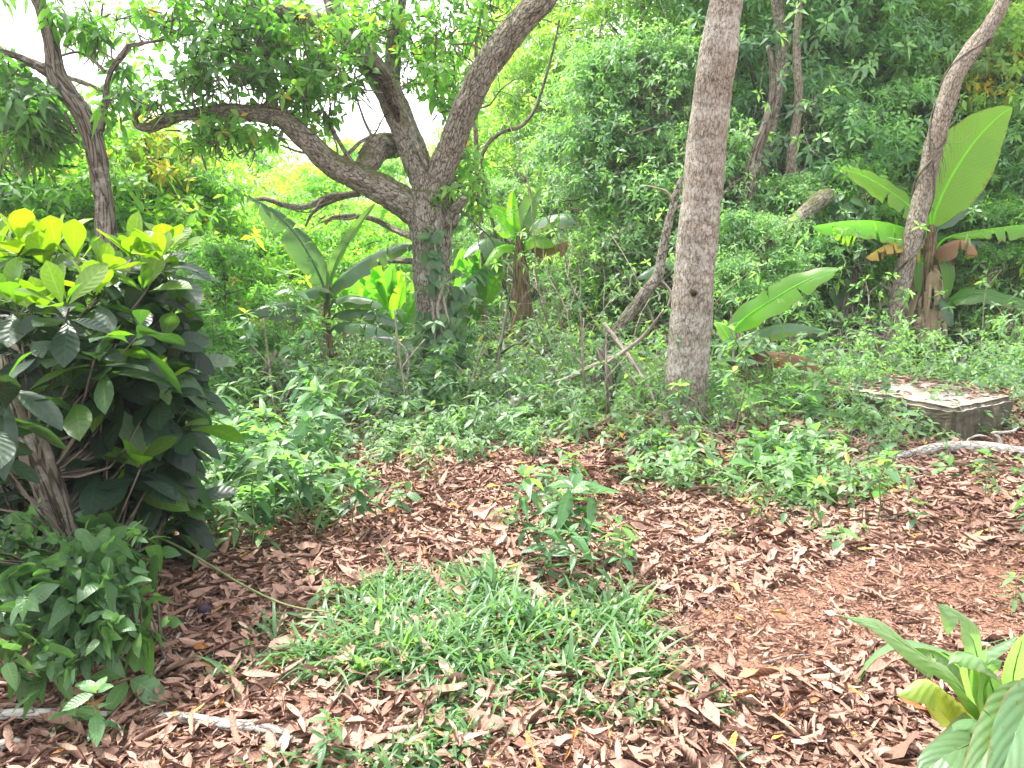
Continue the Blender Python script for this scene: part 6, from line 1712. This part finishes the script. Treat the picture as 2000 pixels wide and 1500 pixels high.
# ------------------------------------------------------------------ seedlings and young plants
def seedling_kind(seed, h, tiers, k, L, ratio, prof, mat, top_lime=True, stem_r=.004, spread=(40, 95), droop=(.1, .5), rnd=.5, stem_mat='greenstem'):
    rng = np.random.default_rng(seed)
    sb, fb = MB(), MB()
    b = rng.normal(0, .06, (4, 2)) * h; b[0] = 0
    pts = np.array([(b[i][0] * .5 * i, b[i][1] * .5 * i, h * i / 3, stem_r * (1 - .2 * i)) for i in range(4)]); pts[0, 2] = -.03
    c = tube(sb, pts, step=.05, sides=6)[0]
    T = tmpl(prof, 5, fold=.22, wave=.02)
    for i in range(tiers):
        f_ = 1 - i * .62 / max(tiers, 1)
        q = c[int((len(c) - 1) * f_)]
        rosettes(fb, T, q[None] + rng.normal(0, .004, (1, 3)), np.array([[rng.normal(0, .15), rng.normal(0, .15), 1.0]]), k if i == 0 else max(2, k - 2), L * (1 - .05 * i), ratio,
                 np.clip((rnd + (.22 if i == 0 and top_lime else 0) - .07 * i), 0, .94), spread if i == 0 else (65, 105), droop, rng=rng, rj=.08)
    sm = sb.mesh('stem', attrs=('bk',)); sm.materials.append(M[stem_mat])
    fm = fb.mesh('foliage', attrs=('lf',)); fm.materials.append(M[mat])
    return sm, fm


SK = {
    'mango': [seedling_kind(200 + i, h, tr, k, L, .31, 'lance', 'seed', rnd=.42, stem_r=.0045) for i, (h, tr, k, L) in enumerate(((.44, 6, 8, .17), (.36, 4, 8, .16), (.5, 6, 7, .16), (.28, 3, 7, .16)))],
    'oval': [seedling_kind(220 + i, h, tr, k, L, .46, 'oval', 'seed', rnd=.5) for i, (h, tr, k, L) in enumerate(((.24, 3, 5, .10), (.32, 4, 5, .09), (.16, 2, 5, .11), (.38, 5, 4, .085)))],
    'lance': [seedling_kind(240 + i, h, tr, k, L, .30, 'lance', 'herb', rnd=.55, droop=(.15, .6)) for i, (h, tr, k, L) in enumerate(((.30, 4, 6, .13), (.40, 5, 6, .12), (.24, 3, 6, .14)))],
    'low': [seedling_kind(260 + i, h, tr, k, L, .5, 'oval', 'seed', rnd=.55) for i, (h, tr, k, L) in enumerate(((.10, 1, 5, .10), (.14, 2, 5, .09), (.08, 1, 4, .13)))],
    'broad': [seedling_kind(280 + i, h, tr, k, L, .40, 'oval', 'seed', rnd=.5, spread=(20, 70)) for i, (h, tr, k, L) in enumerate(((.12, 2, 6, .22), (.16, 2, 7, .20)))],
}
sr = random.Random(44)


SK['sap'] = [seedling_kind(300 + i, h, tr, k, L, .42, 'oval', 'seed', rnd=.6, stem_r=.006) for i, (h, tr, k, L) in enumerate(((.85, 11, 7, .105), (.7, 9, 7, .10), (.95, 12, 6, .10)))]
KIND_NAME = {'mango': ('sapling', 'sapling'), 'oval': ('seedling', 'seedling'), 'lance': ('herb', 'herb'), 'low': ('weed', 'weed'), 'broad': ('broadleaf_herb', 'herb'), 'sap': ('sapling', 'sapling')}
LOOK = {'mango': 'long-leaved', 'oval': 'oval-leaved', 'lance': 'narrow-leaved', 'low': 'low flat-leaved', 'broad': 'large-leaved', 'sap': 'bushy'}


def seedling(kind, px, py, sc, label, group=None, d=None, name='seedling', cat='seedling', idx=None):
    name, cat = KIND_NAME[kind]
    g = G(px, py)
    kk = SK[kind][sr.randrange(len(SK[kind])) if idx is None else idx]
    t = thing(name, label, cat, g, group, sr.uniform(0, 6.28), sc * sr.uniform(.88, 1.12))
    t.rotation_euler.x = sr.gauss(0, .07); t.rotation_euler.y = sr.gauss(0, .07)
    link('stem', kk[0], None, t)
    link('foliage', kk[1], None, t)
    return t


# single plants one can point to
seedling('mango', 1098, 1120, .95, 'pair-leaved young mango plant standing at the back of the grass patch', idx=0)
seedling('mango', 1030, 1105, 1.05, 'tall young mango plant with reddish stem left of the grass edge seedling', idx=2)
seedling('oval', 1205, 1150, 1.0, 'leafy young plant at the right rear corner of the grass patch', idx=1)
seedling('mango', 945, 1165, .6, 'short young plant with pale leaves at the rear left of the grass', idx=3)
seedling('mango', 1118, 1165, .75, 'bushy dark young plant rising straight out of the grass', idx=1)
seedling('oval', 1010, 1240, .7, 'young plant with broad pale leaves in the middle of the grass', idx=0)
seedling('oval', 1160, 1185, .9, 'drooping seedling hanging over the grass edge', idx=3)
seedling('low', 985, 1035, .8, 'small seedling alone on dead leaves behind the young mango plants')
seedling('lance', 1240, 985, .9, 'small lance-leaved plant at the left of the pale trunk front')
seedling('broad', 1232, 945, .75, 'broad-leaved young plant left of the foot of the pale trunk', idx=0)
seedling('broad', 1320, 935, .85, 'broad-leaved rosette right in front of the pale trunk', idx=1)
seedling('broad', 1395, 950, .95, 'large-leaved rosette right of the pale trunk foot', idx=0)
seedling('broad', 1290, 880, .7, 'upright leafy plant touching the left side of the pale trunk foot', idx=1)
seedling('sap', 1385, 908, 1.0, 'tall bushy young plant leaning against the right of the pale trunk', idx=0)
seedling('sap', 1345, 915, .95, 'light-leaved sapling growing close in front of the pale trunk', idx=1)
seedling('sap', 1430, 880, 1.1, 'fresh green sapling beside the young banana plant', idx=2)
seedling('sap', 1510, 840, .8, 'bushy sapling between the young banana and concrete block', idx=1)
seedling('sap', 1690, 870, .75, 'bushy sapling growing in front of the concrete block', idx=0)
seedling('lance', 1585, 1035, 1.05, 'clump of long-leaved herbs on the path edge below the twig pile', idx=0)
seedling('broad', 1590, 985, .8, 'herb with one tall upright leaf on the path edge', idx=1)
seedling('oval', 1712, 1030, 1.25, 'bright leafy weed standing alone at the path edge', idx=1)
seedling('low', 1630, 1080, .9, 'small low weed at the very edge of the leafy path', idx=1)
seedling('oval', 1925, 990, .9, 'narrow weed on the red path right of the concrete block', idx=3)
seedling('low', 1420, 1060, .55, 'tiny pale green sprout alone in the middle of the dead leaves', idx=1)
seedling('low', 1850, 935, .9, 'flat-leaved sprout in front of the fallen pale branch', idx=2)
seedling('lance', 1975, 1195, .7, 'feathery weed at the right edge of the red path', idx=2)
seedling('lance', 2010, 1080, .9, 'weed leaf reaching in at the right edge', idx=1)
seedling('oval', 200, 1470, .95, 'heart-leaved young plant in the bottom left corner', idx=0)
seedling('oval', 150, 1455, .8, 'leafy weed beside the thin log at the lower left', idx=2)
seedling('low', 255, 1370, 1.0, 'two-leaved sprout between the climber and the whitish log', idx=2)
seedling('mango', 640, 1495, .55, 'pale spear-leaved seedling at the bottom edge beside the grass', idx=3)
seedling('oval', 525, 1085, .75, 'small bright seedling in leaf litter below the seedling bank', idx=2)
seedling('low', 630, 1195, .7, 'small seedling at the left edge of the grass patch', idx=1)
seedling('low', 615, 1140, .6, 'little sprout on dead leaves above the trailing stem tip', idx=0)
seedling('mango', 690, 1050, .95, 'tall thin-stemmed seedling at the right end of the seedling bank', idx=0)
seedling('mango', 610, 905, 1.0, 'tall dark seedling standing before the herbs of the big tree', idx=2)
seedling('mango', 612, 860, 1.2, 'tall slim seedling below the grey-green banana', idx=2)
seedling('mango', 850, 790, 1.4, 'bushy young mango plant right in front of the vine-covered trunk', idx=0)
seedling('mango', 395, 960, .9, 'seedling with amber young leaves in the bank right of the glossy shrub', idx=1)
seedling('lance', 490, 1085, 1.5, 'spindly tall seedling on bare stem in front of the seedling bank', idx=1)
# crowded banks of look-alike seedlings
def bank(poly, count, kinds, scale, label, group, seed):
    rr = np.random.default_rng(seed)
    xs = [p[0] for p in poly]; ys = [p[1] for p in poly]
    done = 0
    while done < count:
        px, py = rr.uniform(min(xs), max(xs)), rr.uniform(min(ys), max(ys))
        if inpoly(np.array([px]), np.array([py]), poly)[0]:
            kd = kinds[done % len(kinds)]
            seedling(kd, px, py, scale * rr.uniform(.6, 1.3), LOOK[kd] + ' ' + label, LOOK[kd] + ' ' + group)
            done += 1


bank([(330, 1090), (360, 860), (470, 850), (560, 880), (720, 900), (730, 990), (640, 1040), (520, 1075), (400, 1110)], 92, ['lance', 'mango', 'lance', 'oval', 'low'], 1.0,
     'plant in the crowded bank between the glossy shrub and the leaf-strewn clearing', 'seedlings crowded in the left bank', 1)
bank([(340, 850), (420, 780), (620, 780), (760, 830), (740, 890), (560, 870)], 50, ['lance', 'oval', 'lance'], 1.15,
     'plant in the thick growth below the small grey-green banana', 'seedlings below the grey-green banana', 2)
bank([(720, 860), (800, 790), (1000, 800), (1250, 800), (1270, 850), (1000, 870), (820, 900)], 72, ['oval', 'low', 'lance', 'low'], .95,
     'plant at the edge of the herbs below the big forked tree', 'seedlings at the rear edge of the clearing', 3)
bank([(1400, 960), (1400, 850), (1560, 830), (1720, 850), (1760, 900), (1700, 950), (1560, 1000), (1480, 970)], 44, ['oval', 'lance', 'low', 'broad'], .85,
     'plant in the weedy strip between the pale trunk and concrete block', 'seedlings between pale trunk and slab', 4)
bank([(1450, 830), (1480, 760), (1590, 760), (1680, 800), (1760, 850), (1700, 870), (1560, 830)], 26, ['oval', 'lance'], 1.25,
     'young plant growing against the left side of the concrete block', 'young plants beside the slab', 5)
bank([(1200, 950), (1220, 880), (1290, 870), (1480, 930), (1420, 965), (1300, 950)], 18, ['broad', 'oval', 'low'], .6,
     'plant round the foot of the straight pale trunk', 'seedlings round the pale trunk foot', 6)
bank([(1790, 960), (1850, 900), (2030, 900), (2030, 960), (1900, 975)], 12, ['low', 'oval'], .6, 'weed on the ground before the fallen pale branch', 'weeds before the fallen branch', 7)
bank([(380, 1270), (480, 1200), (640, 1240), (600, 1380), (480, 1400)], 7, ['low'], .45, 'tiny sprout in the dead leaves left of the grass patch', 'tiny sprouts left of the grass', 8)
bank([(740, 900), (860, 870), (1010, 860), (1200, 850), (1240, 890), (1060, 905), (900, 925), (780, 935)], 34, ['low', 'oval', 'lance'], .7, 'scattered plant in the leaf litter behind the clearing', 'scattered seedlings behind the clearing', 9)
bank([(1010, 1160), (1050, 960), (1130, 960), (1240, 1130), (1200, 1170)], 9, ['mango', 'oval', 'mango'], .75, 'young plant in the small stand behind the grass patch', 'young plants behind the grass patch', 10)
bank([(360, 900), (430, 790), (600, 770), (760, 790), (760, 850), (600, 900)], 12, ['sap', 'mango'], 1.15, 'taller plant rising above the growth below the grey-green banana', 'taller plants below the grey-green banana', 11)
bank([(780, 800), (900, 780), (1250, 780), (1260, 830), (900, 850)], 12, ['sap', 'mango', 'lance'], .9, 'taller plant rising above the herbs before the big forked tree', 'taller plants before the big forked tree', 12)
bank([(1400, 900), (1480, 820), (1700, 840), (1740, 900), (1560, 960)], 10, ['sap', 'mango'], .75, 'taller plant rising above the weedy strip right of the pale trunk', 'taller plants right of the pale trunk', 13)
bank([(1210, 960), (1300, 950), (1480, 985), (1700, 1000), (1760, 950), (1800, 1040), (1600, 1080), (1440, 1020)], 16, ['low', 'oval', 'lance'], .7, 'plant straying into the leaf litter in front of the pale trunk and slab', 'plants straying onto the leaf litter', 14)
bank([(540, 1110), (560, 1040), (700, 1010), (800, 940), (860, 960), (720, 1080)], 9, ['low', 'lance', 'oval'], .7, 'plant straying into the leaf litter from the left seedling bank', 'plants straying from the left bank', 15)
print('objects', len(bpy.data.objects), 'verts', sum(len(m.vertices) for m in bpy.data.meshes))

# ------------------------------------------------------------------ haze volume added for the lens veil over the distance
m, nt, _, _ = newmat('veil_haze')
n = N(nt)
pv = n.new('ShaderNodeVolumePrincipled')
pv.inputs['Color'].default_value = (0.93, 0.97, 0.97, 1)
pv.inputs['Density'].default_value = 0.0013
pv.inputs['Anisotropy'].default_value = 0.2
o = n.new('ShaderNodeOutputMaterial'); n.link(pv.outputs[0], o.inputs['Volume'])
mb = MB()
x0, x1, y0, y1, z0, z1 = -160, 160, -40, 270, -3.0, 26.0
mb.add([(x, y, z) for z in (z0, z1) for y in (y0, y1) for x in (x0, x1)], q=[(0, 2, 3, 1), (4, 5, 7, 6), (0, 1, 5, 4), (2, 6, 7, 3), (0, 4, 6, 2), (1, 3, 7, 5)])
tag(link('haze', mb.mesh('haze', attrs=()), m), 'thin added haze for the lens veil over the far trees', 'haze', kind='stuff')
S.cycles.volume_bounces = 0
